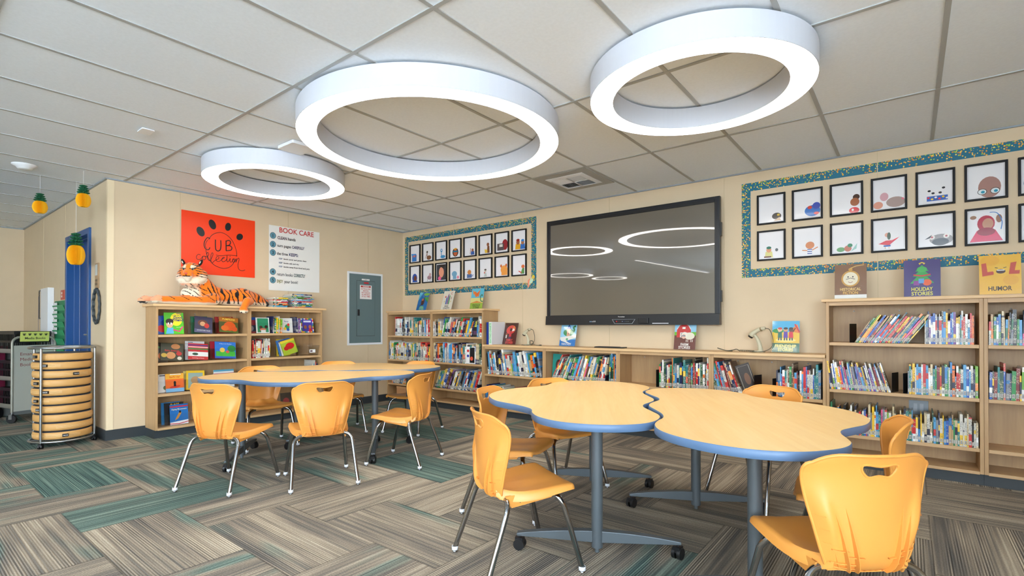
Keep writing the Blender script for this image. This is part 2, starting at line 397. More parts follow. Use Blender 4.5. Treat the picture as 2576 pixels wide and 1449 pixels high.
lb = empty('linear_light', (.8, -8.6, 2.79), math.atan2(-6.0, .67)+PI, 'long straight ceiling light in the back half of the room', 'ceiling light')
MB().box((-3, -.035, 0), (3, -.03, .05)).box((-3, .03, 0), (3, .035, .05)).box((-3, -.035, .045), (3, .035, .05)).box((-2.5, -.01, .05), (-2.48, .01, .178)).box((2.48, -.01, .05), (2.5, .01, .178)).build('light_housing', M_RING, lb)
MB().box((-3, -.03, .002), (3, .03, .01)).build('diffuser', mat('diffuser_back', (255, 250, 242), .5, emit=BACK_E), lb)
for k, (x, y) in enumerate([(3.2, -7.2), (6.4, -7.2), (3.2, -10.2), (6.4, -10.2)]):  # unseen glowing panels added as fill for the room
    t_ = empty('fill_light_panel', (x, y, H2-.03), 0, 'added flat rectangular fill light behind the camera', 'ceiling light', 'added rectangular fill lights behind the camera')
    MB().box((-.62, -.32, 0), (.62, -.3, .03)).box((-.62, .3, 0), (.62, .32, .03)).box((-.62, -.3, 0), (-.6, .3, .03)).box((.6, -.3, 0), (.62, .3, .03)).build('light_frame', M_RING, t_)
    MB().box((-.6, -.3, .004), (.6, .3, .012)).build('diffuser', mat('diffuser_back', (255, 250, 242), .5), t_)
# ------------------------------------------------------------------ things on the ceiling
# air vent in its tile
v = empty('ceiling_vent', (3.545, -.785, H), 0, 'square white air vent set in a grey ceiling panel', 'air vent')
MB().box((-.29, -.295, -.008), (.29, .295, -.001)).build('vent_panel', mat('vent_panel_grey', (176, 176, 172), .5), v)
f = MB()
for a in range(4):
    T = Matrix.Rotation(a*PI/2, 4, 'Z'); f.add([(-.205, -.205, -.012), (.205, -.205, -.012), (.165, -.165, -.022), (-.165, -.165, -.022), (-.205, -.205, -.008), (.205, -.205, -.008), (.165, -.165, -.008), (-.165, -.165, -.008)],
        [(0, 1, 2, 3)[::-1], (0, 4, 5, 1)[::-1], (3, 2, 6, 7)[::-1]], 0, T=T)
f.box((-.165, -.006, -.021), (.165, .006, -.01)).box((-.006, -.165, -.021), (.006, .165, -.01))
f.build('vent_frame', M_WHITE, v)
MB().box((-.165, -.165, -.0095), (.165, .165, -.0085)).build('vent_duct', mat('vent_dark', (26, 36, 40), .7), v)
for qx, qy, ax in ((-1, -1, 0), (1, -1, 1), (-1, 1, 1), (1, 1, 0)):
    l = MB()
    for k in range(8):
        p = .018+k*.019; y0 = min(p, p+.012)
        c = [(0, y0), (.155, y0), (.155, y0+.010), (0, y0+.010)]
        P = []
        for (a, b) in c:
            xx, yy = (a+.006, b) if ax == 0 else (b, a+.006); P.append((qx*xx, qy*yy))
        l.add([(P[0][0], P[0][1], -.020), (P[1][0], P[1][1], -.020), (P[2][0], P[2][1], -.011), (P[3][0], P[3][1], -.011)], [(0, 1, 2, 3)])
    l.build('louver_set', M_WHITE, v)
d_ = empty('smoke_detector', (-.083, -4.245, H), 0, 'round white smoke detector on the ceiling by the hall', 'smoke detector')
MB().lathe([(.088, 0), (.088, -.006), (.06, -.02), (.05, -.036), (.04, -.042), (0, -.043)], 32).build('detector_base', M_WHITE, d_)
MB().lathe([(.0525, -.029), (.0515, -.033)], 24).build('sensor_slot', M_BLACK, d_)
for x, y, a, lab in ((1.728, -3.847, 0, 'flat white box on the ceiling left of the rings'), (2.30, -2.99, 0, 'white square box on the ceiling between two ring lights')):
    big = 'square' in lab
    sx, sy, hz = (.12, .10, .028) if big else (.065, .04, .012)
    e_ = empty('access_point', (x, y, H), a, lab, 'access point')
    MB().rbox((-sx, -sy, -hz), (sx, sy, -.004), .015).build('cover', M_WHITE, e_, bevel=.004)
    MB().box((-sx*.8, -sy*.8, -.004), (sx*.8, sy*.8, 0)).build('mounting_plate', M_TBAR, e_)
# ================================================================== bookcases
def frame_T(frame):
    """'back': x along the back wall, y into the room is negative.  'left': same, turned onto the left wall"""
    return 0 if frame == 'back' else PI/2
def place(frame, x, y, z):      # local (along, out of wall negative, up) -> world
    return (x, y, z) if frame == 'back' else (-y, x, z)
D = .30
def bookcase(frame, x0, x1, shelves, h, label, bot=.10, name='bookcase_unit'):
    w_ = x1-x0; r = empty(name, place(frame, x0, 0, 0), frame_T(frame), label, 'bookcase', None)
    t = .022; y0 = -D
    sm = M_SHELF_SHADED; hm = M_SHELFX
    for a in (0, w_-t): MB().box((a, y0, .082), (a+t, -.006, h)).build('side_panel', sm, r, bevel=.0015)
    MB().box((t, -.016, .1), (w_-t, -.006, h)).build('back_panel', sm, r)
    MB().box((0, y0+.03, .0), (w_, y0+.045, .082)).box((0, y0+.045, 0), (.015, -.006, .082)).box((w_-.015, y0+.045, 0), (w_, -.006, .082)).build('toe_kick', M_BASE, r)
    MB().box((t, y0, bot-.022), (w_-t, -.016, bot)).build('bottom_panel', hm, r, bevel=.0015)
    MB().box((t, y0+.004, h-.03), (w_-t, y0+.022, h)).build('top_rail', hm, r)
    for z in shelves: MB().box((t+.001, y0+.001, z-.025), (w_-t-.001, -.016, z)).build('shelf', hm, r, bevel=.0015)
    for fx in (.18, .5, .82): MB().lathe([(0, 0), (.006, 0), (.004, .002), (0, .002)], 8, T=Matrix.Translation((w_*fx, -.0165, h-.07)) @ Matrix.Rotation(PI/2, 4, 'X')).build('screw', M_STEEL, r)
    return r
def top_board(frame, x0, x1, h, label, ov0=.03, ov1=.03):
    o = MB().box((x0-ov0, -D-.02, 0), (x1+ov1, -.004, .024)).build('worktop', M_EDGE if frame == 'back' else M_EDGE, None, (0, 0, 0), 0, .003)
    o.location = place(frame, 0, 0, h) if frame == 'back' else (0, 0, h); o.rotation_euler = (0, 0, frame_T(frame))
    return tag(o, label, 'bookcase top')
S_MID = (.974, .624, .270)
bookcase('back', .005, .960, S_MID, 1.312, 'bookcase in the back corner, left half, nearest the electrical panel')
bookcase('back', .962, 1.916, S_MID, 1.312, 'bookcase left of the television, right half, beside the seating chart binder')
top_board('back', .005, 1.916, 1.312, 'maple top with three small signs on the bookcase in the corner', .03, .03)
LOWX = [1.918, 2.849, 3.776, 4.715, 5.621]
names = ['low bookcase under the television, first unit from the left, below the family stories sign', 'low bookcase under the television, second unit, full of books leaning right',
         'low bookcase under the television, third unit, half empty on its left', 'low bookcase under the television, last unit, beside the taller bookcase']
for k in range(4): bookcase('back', LOWX[k]+.001, LOWX[k+1], (.515,), .858, names[k])
top_board('back', 1.92, 5.619, .858, 'long maple top of the low bookcases, holding signs, scanners and a keyboard', 0, 0)
S_TALL = (.986, .610, .260)
bookcase('back', 5.623, 6.563, S_TALL, 1.312, 'tall bookcase on the right, full unit below the holiday stories sign')
bookcase('back', 6.564, 7.504, S_TALL, 1.312, 'tall bookcase on the far right, unit cut off by the photo edge')
top_board('back', 5.623, 7.504, 1.312, 'maple top of the tall right bookcases, under the humor sign')
S_CUB = (1.030, .748, .437)
bookcase('left', -3.350, -2.448, S_CUB, 1.314, 'display bookcase under the plush tiger, left unit')
bookcase('left', -2.447, -1.545, S_CUB, 1.314, 'display bookcase below the book care poster, right unit')
top_board('left', -3.35, -1.545, 1.314, 'maple top that the plush tiger lies on', .03, .045)

# ================================================================== clover tables
HALF = [(-.48,.27),(-.40,.335),(-.34,.40),(-.27,.47),(-.16,.525),(-.05,.555),(.06,.555),(.17,.53),(.25,.49),(.33,.43),(.40,.345),(.46,.28),(.53,.245),(.62,.225),(.70,.20),(.77,.145),(.82,.07),(.855,-.02),(.86,-.11),(.84,-.20),(.79,-.29),(.72,-.365),(.63,-.425),(.54,-.455),(.44,-.455),(.35,-.43),(.27,-.395),(.17,-.385),(.05,-.40),(-.06,-.415),(-.14,-.405),(-.21,-.375),(-.29,-.335),(-.38,-.325),(-.50,-.35),(-.62,-.37),(-.73,-.345),(-.82,-.285),(-.87,-.19),(-.885,-.08),(-.86,.04),(-.81,.125),(-.72,.20),(-.62,.235),(-.54,.245)]
OUT = smooth_poly(HALF, 4)
TZ = .70
def inset(P, d):
    n = len(P); out = []
    for k in range(n):
        a, b, c = Vector(P[k-1]), Vector(P[k]), Vector(P[(k+1) % n]); t = (c-a).normalized(); out.append(tuple(b+Vector((-t.y, t.x))*d*SGN))
    return out
ar = sum(OUT[i][0]*OUT[(i+1) % len(OUT)][1]-OUT[(i+1) % len(OUT)][0]*OUT[i][1] for i in range(len(OUT)))
if ar < 0: OUT = OUT[::-1]
SGN = 1
def caster(name, loc, rz, parent):
    c = empty(name, loc, rz); c.parent = parent
    MB().tube([(-.022, 0, .028), (-.006, 0, .028)], .028, 18).tube([(.006, 0, .028), (.022, 0, .028)], .028, 18).build('wheel', M_BLACK, c)
    MB().rbox((-.018, -.022, .034), (.018, .022, .062), .006).tube([(0, 0, .05), (0, 0, .078)], .006, 8).build('fork', M_BLACK, c)
    return c
def make_table(label):
    r = empty('clover_table', (0, 0, 0), 0, label, 'table', 'clover shaped tables')
    I = inset(OUT, .003)
    MB().prism(I, TZ-.03, TZ).build('tabletop', M_TABLE, r)
    b = MB(); n = len(OUT); vs = []
    for P, z in ((I, TZ), (OUT, TZ-.003), (OUT, TZ-.030), (I, TZ-.033)): vs += [(x, y, z) for x, y in P]
    b.add(vs, [(q*n+k, q*n+(k+1) % n, (q+1)*n+(k+1) % n, (q+1)*n+k)[::-1] for q in range(3) for k in range(n)], 0, True)
    b.add([(x, y, TZ-.033) for x, y in I], [tuple(range(n))[::-1]], 0)
    b.build('edge_band', M_BLUE, r)
    for u in (-.54, .54):
        v0 = -.08
        MB().tube([(u, v0, .035), (u, v0, TZ-.05)], .028, 24).tube([(u, v0, .01), (u, v0, .035)], .012, 10).build('column', M_GREY, r)
        MB().add([(u-.05, v0-.14, TZ-.055), (u+.05, v0-.14, TZ-.055), (u+.05, v0+.14, TZ-.055), (u-.05, v0+.14, TZ-.055), (u-.075, v0-.17, TZ-.0335), (u+.075, v0-.17, TZ-.0335), (u+.075, v0+.17, TZ-.0335), (u-.075, v0+.17, TZ-.0335)],
            [(0,3,2,1),(4,5,6,7),(0,1,5,4),(1,2,6,5),(2,3,7,6),(3,0,4,7)]).build('mounting_plate', M_GREY, r)
        for s_ in (-1, 1):
            f = MB(); N = 8; vs = []
            for k in range(N+1):
                q = k/N; yy = v0+s_*(.022+.375*q); zt = .118-.028*q*q-.004*q; zb = .062+.012*q-.002*q; hw = .021-.003*q
                vs += [(u-hw, yy, zb), (u+hw, yy, zb), (u+hw, yy, zt), (u-hw, yy, zt)]
            fs = [(0, 1, 2, 3), (N*4+3, N*4+2, N*4+1, N*4)]
            for k in range(N):
                for q in range(4): fs.append((k*4+q, (k+1)*4+q, (k+1)*4+(q+1) % 4, k*4+(q+1) % 4))
            f.add(vs, fs if s_ > 0 else [g_[::-1] for g_ in fs]); f.build('foot_beam', M_GREY, r, bevel=.003)
            caster('caster', (u, v0+s_*.383, 0), .4+u*3+s_, r)
    return r
tb = make_table('near round-lobed table left of its pair, with two chairs at its left')
T_A = tb
def settable(o, x, y, a): o.location = (x, y, 0); o.rotation_euler = (0, 0, math.radians(a))
T_B = copy_tree(T_A); T_B['label'] = 'clover table at the right, beside the nearest pale chair back'
T_C = copy_tree(T_A); T_C['label'] = 'nearer of the two clover tables on the left side of the room'
T_D = copy_tree(T_A); T_D['label'] = 'farther clover table on the left, partly hidden behind its twin'
T_A['label'] = 'clover table in the foreground, left one of the right-hand pair'
settable(T_A, 4.605, -2.460, 120); settable(T_B, 5.471, -2.422, 300); settable(T_C, 2.142, -2.791, 231); settable(T_D, 1.700, -2.033, 51)

# ================================================================== chairs
def cubic(pts, t):
    n = len(pts)-1; x = min(max(t, 0), .99999)*n; k = int(x); f = x-k
    p = [pts[min(max(k+q-1, 0), n)] for q in range(4)]
    return [.5*((2*b)+(c-a)*f+(2*a-5*b+4*c-d)*f*f+(3*b-a-3*c+d)*f**3) for a, b, c, d in zip(*p)]
BP = [(-.095, .342, .105), (-.140, .352, .120), (-.168, .385, .138), (-.178, .44, .155), (-.180, .50, .170), (-.180, .56, .186), (-.181, .62, .198), (-.186, .67, .203), (-.196, .705, .199), (-.206, .726, .182)]
def back_pt(u, v, off=0):
    y, z, wd = cubic(BP, v)
    cur = .012+.055*math.sin(min(1, v*1.15)*PI*.62)
    au = abs(u)
    x = u*wd; y2 = y+cur*au**2.2
    z2 = z-(max(0, v-.55)/.45)**1.6*.032*max(0, (au-.5)/.5)**2.6
    # outward bulge low on each side
    g_ = math.exp(-((au-.82+.18*(.5-v))/.13)**2-((v-.47)/.17)**2); y2 -= .024*g_
    y2 += .004*math.exp(-(u/.5)**2-((v-.3)/.25)**2)
    return Vector((x, y2-off, z2))
def make_chair():
    r = empty('school_chair', (0, 0, 0), 0, 'chair', 'chair', 'orange-yellow school chairs')
    # backrest with its hand hole
    m = MB().grid(lambda a, b: back_pt(a*2-1, b), 28, 30)
    o = m.build('backrest', M_SHELL)
    cut = MB().prism([(-.046, .697), (-.02, .692), (.02, .692), (.046, .697), (.056, .69), (.054, .678), (.038, .660), (.024, .655), (.0, .661), (-.024, .655), (-.038, .660), (-.054, .678), (-.056, .69)], -.5, .5)
    cut.v = [Vector((v.x, v.z, v.y)) for v in cut.v]; co = cut.build('c', M_SHELL, weld=True)
    sd = o.modifiers.new('s', 'SOLIDIFY'); sd.thickness = .006; sd.offset = 0
    bo = o.modifiers.new('b', 'BOOLEAN'); bo.operation = 'DIFFERENCE'; bo.object = co; bo.solver = 'EXACT'
    dg = bpy.context.evaluated_depsgraph_get(); dg.update()
    me = bpy.data.meshes.new_from_object(o.evaluated_get(dg)); bpy.data.objects.remove(co); o.modifiers.clear()
    # rim bead, hand-hole lip and the moulded ribs on the rear face
    e = MB(); N = 24
    rim = [back_pt(1, k/N) for k in range(N+1)]+[back_pt(1-2*k/N, 1) for k in range(1, N+1)]+[back_pt(-1, 1-k/N) for k in range(1, N+1)]+[back_pt(-1+2*k/N, 0) for k in range(1, N)]
    e.tube(rim, .0058, 8, closed=True)
    hole = smooth_poly([(-.046, .698), (0, .692), (.046, .698), (.057, .689), (.050, .671), (.032, .656), (.0, .661), (-.032, .656), (-.050, .671), (-.057, .689)], 3)
    def yat(x, z):
        best = min(((back_pt(0, k/60).z-z)**2, k/60) for k in range(61))[1]; wd = cubic(BP, best)[2]
        return back_pt(x/wd, best).y
    e.tube([(x, yat(x, z)-.002, z) for x, z in hole], .004, 6, closed=True)
    def rib(u0, u1, v0, v1, hgt, k=10, th=.0018):
        A = []; B = []
        for q in range(k+1):
            t = q/k; u = u0+(u1-u0)*t; v = v0+(v1-v0)*t; h_ = hgt*(1-t**1.6) if v1 > v0+.1 else hgt
            p = back_pt(u, v, .002); A.append(p); B.append(p-Vector((0, max(h_, .0005), 0)))
        vs = []
        for a, b in zip(A, B): vs += [a+Vector((th, 0, 0)), a-Vector((th, 0, 0)), b+Vector((th*.6, 0, .0)), b-Vector((th*.6, 0, 0))]
        if abs(v1-v0) < .05: vs = []; [vs.extend([a+Vector((0, 0, th)), a-Vector((0, 0, th)), b+Vector((0, 0, th*.6)), b-Vector((0, 0, th*.6))]) for a, b in zip(A, B)]
        fs = []
        for q in range(k):
            o_ = q*4; fs += [(o_, o_+4, o_+6, o_+2), (o_+1, o_+3, o_+7, o_+5), (o_+2, o_+6, o_+7, o_+3)]
        e.add(vs, fs)
    for sgn in (-1, 1):
        rib(.40*sgn, .50*sgn, .10, .56, .024); rib(.60*sgn, .68*sgn, .10, .54, .024)
        rib(.78*sgn, .80*sgn, .12, .30, .010)
        rib(.26*sgn, .62*sgn, .265, .27, .010, 6); rib(.55*sgn, .86*sgn, .30, .31, .009, 6)
        for v in (.12, .165, .21): rib(.45*sgn, .93*sgn, v, v+.01, .009, 8)
        for v in (.34, .42, .50): rib(.86*sgn, .97*sgn, v, v+.001, .007, 3)
    for k in range(-5, 6): rib(k*.15, k*.155, .04, .13, .008, 3)
    arc = [back_pt(u/10, .10+.085*(abs(u)/10)**2, .009) for u in range(-9, 10)]
    e.tube(arc, .0022, 6)
    em = e.mesh('e', M_SHELL); bm = bmesh.new(); bm.from_mesh(me); bm.from_mesh(em); bm.to_mesh(me); bm.free()
    for p in me.polygons: p.use_smooth = True
    me.materials.clear(); me.materials.append(M_SHELL); me.name = 'backrest'
    bpy.data.objects.remove(o); bo_ = bpy.data.objects.new('backrest', me); COL.objects.link(bo_); bo_.parent = r
    es = bo_.modifiers.new('e', 'EDGE_SPLIT'); es.split_angle = math.radians(50)
    # seat
    SPf = [(-.150, .418, .112), (-.130, .399, .126), (-.100, .387, .142), (-.05, .382, .166), (.02, .384, .184), (.09, .391, .193), (.15, .397, .197), (.195, .396, .194), (.218, .387, .184), (.224, .374, .172)]
    def seat_pt(a, v):
        u = a*2-1; au = abs(u); y, z, wd = cubic(SPf, v)
        if au <= .9:
            q = au/.9; x = math.copysign(q*wd, u); zz = z+.006*q*q-(.010*math.exp(-((q-.45)/.3)**2)*(1-v)); dn = 0
        else:
            q = (au-.9)/.1; rim = .046*(1-v)**.8+.010
            x = math.copysign(wd+.010*math.sin(q*PI/2), u); zz = z+.006-rim*q**1.3
        yy = y-(.022*max(0, (min(au/.9, 1)-.6)/.4)**2 if v > .8 else 0)*((v-.8)/.2)
        return Vector((x, yy, zz))
    sb = MB().grid(lambda a, b: seat_pt(a, b), 32, 22)
    so = sb.build('seat', M_SHELL); sd = so.modifiers.new('s', 'SOLIDIFY'); sd.thickness = .007; sd.offset = -1
    dg = bpy.context.evaluated_depsgraph_get(); dg.update(); sm_ = bpy.data.meshes.new_from_object(so.evaluated_get(dg)); bpy.data.objects.remove(so)
    x_ = MB()
    for sgn in (-1, 1):
        x_.add([(sgn*.158, -.12, .372), (sgn*.172, .13, .384), (sgn*.172, .10, .346), (sgn*.158, -.09, .318), (sgn*.151, -.12, .372), (sgn*.165, .13, .384), (sgn*.165, .10, .346), (sgn*.151, -.09, .318)],
               [(0,1,2,3),(7,6,5,4),(3,2,6,7),(0,3,7,4),(1,5,6,2)])
    x_.box((-.13, -.135, .352), (.13, -.125, .374)).box((-.13, .12, .352), (.13, .13, .382))
    xm = x_.mesh('x', M_SHELL); bm = bmesh.new(); bm.from_mesh(sm_); bm.from_mesh(xm); bm.to_mesh(sm_); bm.free(); sm_.materials.clear(); sm_.materials.append(M_SHELL)
    sm_.name = 'seat'; so = bpy.data.objects.new('seat', sm_); COL.objects.link(so); so.parent = r
    es = so.modifiers.new('e', 'EDGE_SPLIT'); es.split_angle = math.radians(50)
    for sgn in (-1, 1):
        rv = MB()
        for yy in (-.05, .0, .055): rv.ball((sgn*(.1625+yy*.06), yy, .345+yy*.10), .004, nu=8, nv=6)
        rv.build('rivet_row', M_CHROME, so)
    # chrome legs: each one bends in under the seat; cross tubes join each pair
    rt = .0125
    def leg(foot, top, elbow, inn):
        f, t, e_, i_ = (Vector(p) for p in (foot, top, elbow, inn)); P = [f, t]
        for k in range(1, 7):
            q = k/7; P.append(t*(1-q)**2+e_*2*q*(1-q)+i_*q*q)
        P.append(i_); return P
    for sgn in (-1, 1):
        for foot, top, elb, inn in (((.2175, -.232, .024), (.196, -.135, .300), (.188, -.112, .352), (.115, -.108, .357)), ((.2175, .232, .024), (.186, .158, .300), (.176, .130, .356), (.115, .118, .360))):
            q = lambda p: (p[0]*sgn, p[1], p[2])
            lg = MB().tube(leg(q(foot), q(top), q(elb), q(inn)), rt, 12).build('leg', M_CHROME, r)
            fx, fy = foot[0]*sgn, foot[1]
            MB().lathe([(.0128, .028), (.0155, .030), (.016, .012), (.011, .010)], 16, c=(fx*1.004, fy*1.004, 0), mi=0).build('glide_collar', M_NYLON, lg)
            MB().lathe([(.006, .012), (.006, .008), (.0145, .006), (.0125, .001), (0, 0)], 16, c=(fx*1.006, fy*1.006, 0)).build('glide', M_CHROME, lg)
    MB().tube([(-.117, -.108, .357), (.117, -.108, .357)], rt*.98, 12).build('cross_tube', M_CHROME, r)
    MB().tube([(-.117, .118, .360), (.117, .118, .360)], rt*.98, 12).build('cross_tube', M_CHROME, r)
    return r
CH = [('chair with its back to the camera at the nearer left table, in the middle', 2.790, -3.069, 156.1),
      ('leftmost chair at the left tables, turned partly toward the bookcase', 2.358, -3.520, 114.4),
      ('chair at the right end of the near left table, seat facing left', 2.862, -2.344, 202.9),
      ('chair behind the right end of the far left table, beside the corner bookcase', 1.993, -1.513, 285),
      ('chair between the left tables and the display bookcase, facing right', 1.403, -2.800, 350),
      ('chair beyond the far left table by the electrical panel wall', 1.395, -1.994, 336),
      ('chair in the foreground left of the near table, its back to the camera', 4.680, -3.200, 61.8),
      ('chair pushed up to the left lobe of the foreground table, behind another', 4.220, -2.640, 15),
      ('chair on the far side of the foreground table, facing the camera', 4.214, -2.065, 340),
      ('chair on the far side of the right table, in front of the low bookcase', 5.406, -1.647, 246),
      ('chair at the far right lobe of the right table, seen side on', 5.958, -2.434, 186),
      ('closest chair, big pale back filling the lower right corner', 5.960, -3.054, 131)]
base_chair = make_chair()
for k, (lab, x, y, a) in enumerate(CH):
    c = base_chair if k == 0 else copy_tree(base_chair)
    c['label'] = lab; c.location = (x, y, 0); c.rotation_euler = (0, 0, math.radians(a-90))
# ================================================================== books
PAL = {'white': (214, 210, 198), 'cream': (208, 190, 150), 'red': (200, 30, 34), 'dark red': (128, 22, 32), 'orange': (236, 120, 34), 'yellow': (244, 196, 40), 'green': (36, 138, 66), 'dark green': (24, 74, 52),
       'lime': (112, 172, 36), 'teal': (24, 120, 122), 'light blue': (84, 158, 206), 'blue': (34, 84, 172), 'navy': (24, 34, 84), 'purple': (110, 62, 140), 'pink': (230, 96, 146), 'brown': (104, 68, 46), 'black': (26, 26, 30), 'grey': (128, 132, 138), 'tan': (190, 156, 108)}
VAR = random.Random(77)
def spine_mat(k, v=None):
    v = VAR.randrange(4) if v is None else v
    nm = 'cover_%s_%s' % (k.replace(' ', '_'), 'abcd'[v])
    if nm in MATS: return MATS[nm]
    m = bpy.data.materials.new(nm); m.use_nodes = True; t = NT(m); c = PAL[k]; base = lin(c)
    o = t.sep(t.coord()); rr = 3.7+v*11.3+len(k)*2.9+ord(k[0])*.37
    lum = sum(c)/3; ink = lin((30, 34, 60)) if lum > 120 else lin((226, 216, 180))
    # lettering-like marks running up the spine
    g = t.noise(t.comb(t.m('MULTIPLY', o[0], 220.), rr, t.m('MULTIPLY', o[2], 330.)), 1., 2, .5)
    blk = t.noise(t.comb(0., rr, t.m('MULTIPLY', o[2], 17.)), 1., 1, .5)
    msk = t.m('MULTIPLY', t.m('GREATER_THAN', g, .58), t.m('GREATER_THAN', blk, .50))
    bl2 = t.noise(t.comb(0., rr+9., t.m('MULTIPLY', o[2], 9.)), 1., 0, .5)
    other = lin([(240, 200, 60), (214, 60, 50), (60, 130, 190), (240, 240, 235), (50, 120, 80), (34, 34, 60), (236, 140, 60)][int(rr*7) % 7])
    c1 = t.mix(t.m('GREATER_THAN', bl2, .60), base, other); c2 = t.mix(msk, c1, ink)
    t.put(t.b.inputs['Base Color'], c2); t.b.inputs['Roughness'].default_value = .32
    MATS[nm] = m; return m
BOOKS = []      # every standing book as a spec: frame, along, out, z, lean, thickness, height, depth, colour, words
def run(frame, x0, x1, z, n, lean=(0, 0), hh=(.2, .26), pal=None, out=.285, where='', dd=(.17, .23), tv=(.5, 1.6), seed=0, rev=False):
    rnd = random.Random(seed+n); ws = [rnd.uniform(*tv) for _ in range(n)]; tot = sum(ws); pal = pal or MIXP; x = x0
    for k in range(n):
        q = k/max(1, n-1); a = math.radians(lean[0]+(lean[1]-lean[0])*q+(rnd.uniform(-1.2, 1.2) if lean != (0, 0) else 0))
        pitch = (x1-x0)*ws[k]/tot; t = pitch*math.cos(a)*.97; h_ = rnd.uniform(*hh)*(1 if rnd.random() < .8 else rnd.choice((.86, 1.12)))
        h_ = min(h_, hh[1]*1.05); d_ = min(h_*rnd.uniform(.68, .9), dd[1]+.02); col = rnd.choice(pal)
        BOOKS.append(dict(f=frame, x=x, o=out+rnd.uniform(-.006, .008), z=z, a=a, t=t, h=h_, d=min(d_, out-.03), c=col, i=k+1, n=n, w=where))
        x += pitch
MIXP = ['white']*9+['cream']*5+['red']*4+['dark red']*2+['orange']*2+['yellow']*3+['green']*2+['dark green']*1+['lime']+['teal']*2+['light blue']*4+['blue']*4+['navy']*3+['purple']*2+['pink']*1+['brown']*2+['black']*5+['grey']*4+['tan']*2
WHT = ['white']*12+['cream']*6+['grey']*3+['light blue']*2+['red']*2+['black']*2+['teal']*2+['navy', 'green', 'yellow', 'orange']
DRK = ['black']*7+['dark green']*4+['green']*3+['white']*6+['navy']*3+['teal']*3+['red']*2+['light blue']*2+['orange', 'brown', 'grey', 'grey', 'pink']
# corner bookcase
run('back', .16, .935, .974, 34, (0, 0), (.195, .262), WHT, .285, 'top shelf of the corner bookcase, left half', seed=1)
run('back', .99, 1.14, .974, 7, (0, 0), (.2, .23), WHT, .285, 'top shelf, left end of the second corner bookcase', seed=2)
run('back', 1.15, 1.70, .974, 22, (13, 18), (.21, .262), MIXP, .285, 'top shelf, leaning row of the second corner bookcase', seed=3)
run('back', 1.80, 1.890, .974, 5, (0, 0), (.235, .27), DRK, .285, 'top shelf, right end of the second corner bookcase', seed=4)
run('back', .035, .930, .624, 42, (0, 0), (.21, .26), WHT, .285, 'second shelf of the corner bookcase, left half', seed=5)
run('back', .99, 1.890, .624, 36, (0, 0), (.22, .27), MIXP+WHT, .285, 'second shelf of the second corner bookcase', seed=6)
run('back', .10, .70, .270, 22, (24, 22), (.2, .24), WHT, .285, 'third shelf of the corner bookcase, left half', seed=7)
run('back', 1.02, 1.80, .270, 26, (24, 20), (.24, .285), MIXP+WHT, .285, 'third shelf of the second corner bookcase', seed=8)
# low bookcases
run('back', 1.995, 2.815, .515, 36, (-7, -12), (.24, .30), MIXP+WHT, .29, 'first low bookcase under the television', seed=9)
run('back', 1.96, 2.75, .100, 24, (-14, -16), (.235, .27), WHT+MIXP, .285, 'bottom shelf of the first low bookcase', seed=10)
run('back', 2.95, 3.62, .515, 36, (27, 12), (.24, .295), MIXP+DRK, .29, 'leaning row of the second low bookcase', seed=11)
run('back', 3.67, 3.748, .515, 5, (2, 0), (.27, .31), DRK, .29, 'right end of the second low bookcase', seed=12)
run('back', 4.215, 4.688, .515, 33, (0, 0), (.22, .29), DRK, .29, 'third low bookcase, below the farm stories sign', seed=13)
run('back', 4.75, 4.985, .515, 15, (-12, -20), (.25, .30), MIXP, .29, 'fourth low bookcase, leaning row on the left', seed=14)
run('back', 5.255, 5.585, .515, 25, (0, 0), (.19, .27), MIXP, .29, 'fourth low bookcase, upright row on the right', seed=15)
# tall bookcases
run('back', 5.815, 6.150, .986, 27, (31, 34), (.225, .262), MIXP, .295, 'top shelf of the tall right bookcase, leaning row', seed=16)
run('back', 6.245, 6.515, .986, 26, (0, 0), (.17, .245), MIXP, .295, 'top shelf of the tall right bookcase, upright row', seed=17)
run('back', 5.652, 6.045, .610, 42, (-7, -15), (.175, .235), MIXP+['yellow']*5, .295, 'second shelf of the tall right bookcase, leaning row', seed=18)
run('back', 6.145, 6.535, .610, 32, (0, 0), (.17, .235), MIXP, .295, 'second shelf of the tall right bookcase, upright row', seed=19)
run('back', 5.652, 6.534, .260, 74, (0, 0), (.155, .235), MIXP+WHT, .295, 'third shelf of the tall right bookcase', seed=20)
run('back', 6.590, 6.93, .986, 26, (0, 2), (.17, .25), MIXP, .295, 'top shelf of the far right bookcase', seed=21)
run('back', 6.590, 6.93, .610, 26, (0, 2), (.17, .24), MIXP, .295, 'second shelf of the far right bookcase', seed=22)
# display bookcase
run('left', -2.165, -2.05, 1.030, 9, (2, 2), (.17, .19), ['white', 'lime', 'green', 'cream', 'navy', 'white', 'yellow'], .26, 'top shelf of the right display bookcase', seed=23)
run('left', -1.875, -1.80, 1.030, 6, (-2, -2), (.165, .185), ['dark green', 'green', 'purple', 'white', 'navy'], .26, 'top shelf of the right display bookcase, by the rainbow book', seed=24)
run('left', -2.40, -2.20, .748, 17, (0, 3), (.19, .21), ['white', 'white', 'white', 'cream', 'white', 'red'], .27, 'second shelf of the right display bookcase', seed=25)
run('left', -1.66, -1.585, .437, 6, (0, 0), (.20, .25), ['white', 'light blue', 'navy', 'red', 'white'], .26, 'third shelf of the right display bookcase', seed=26)

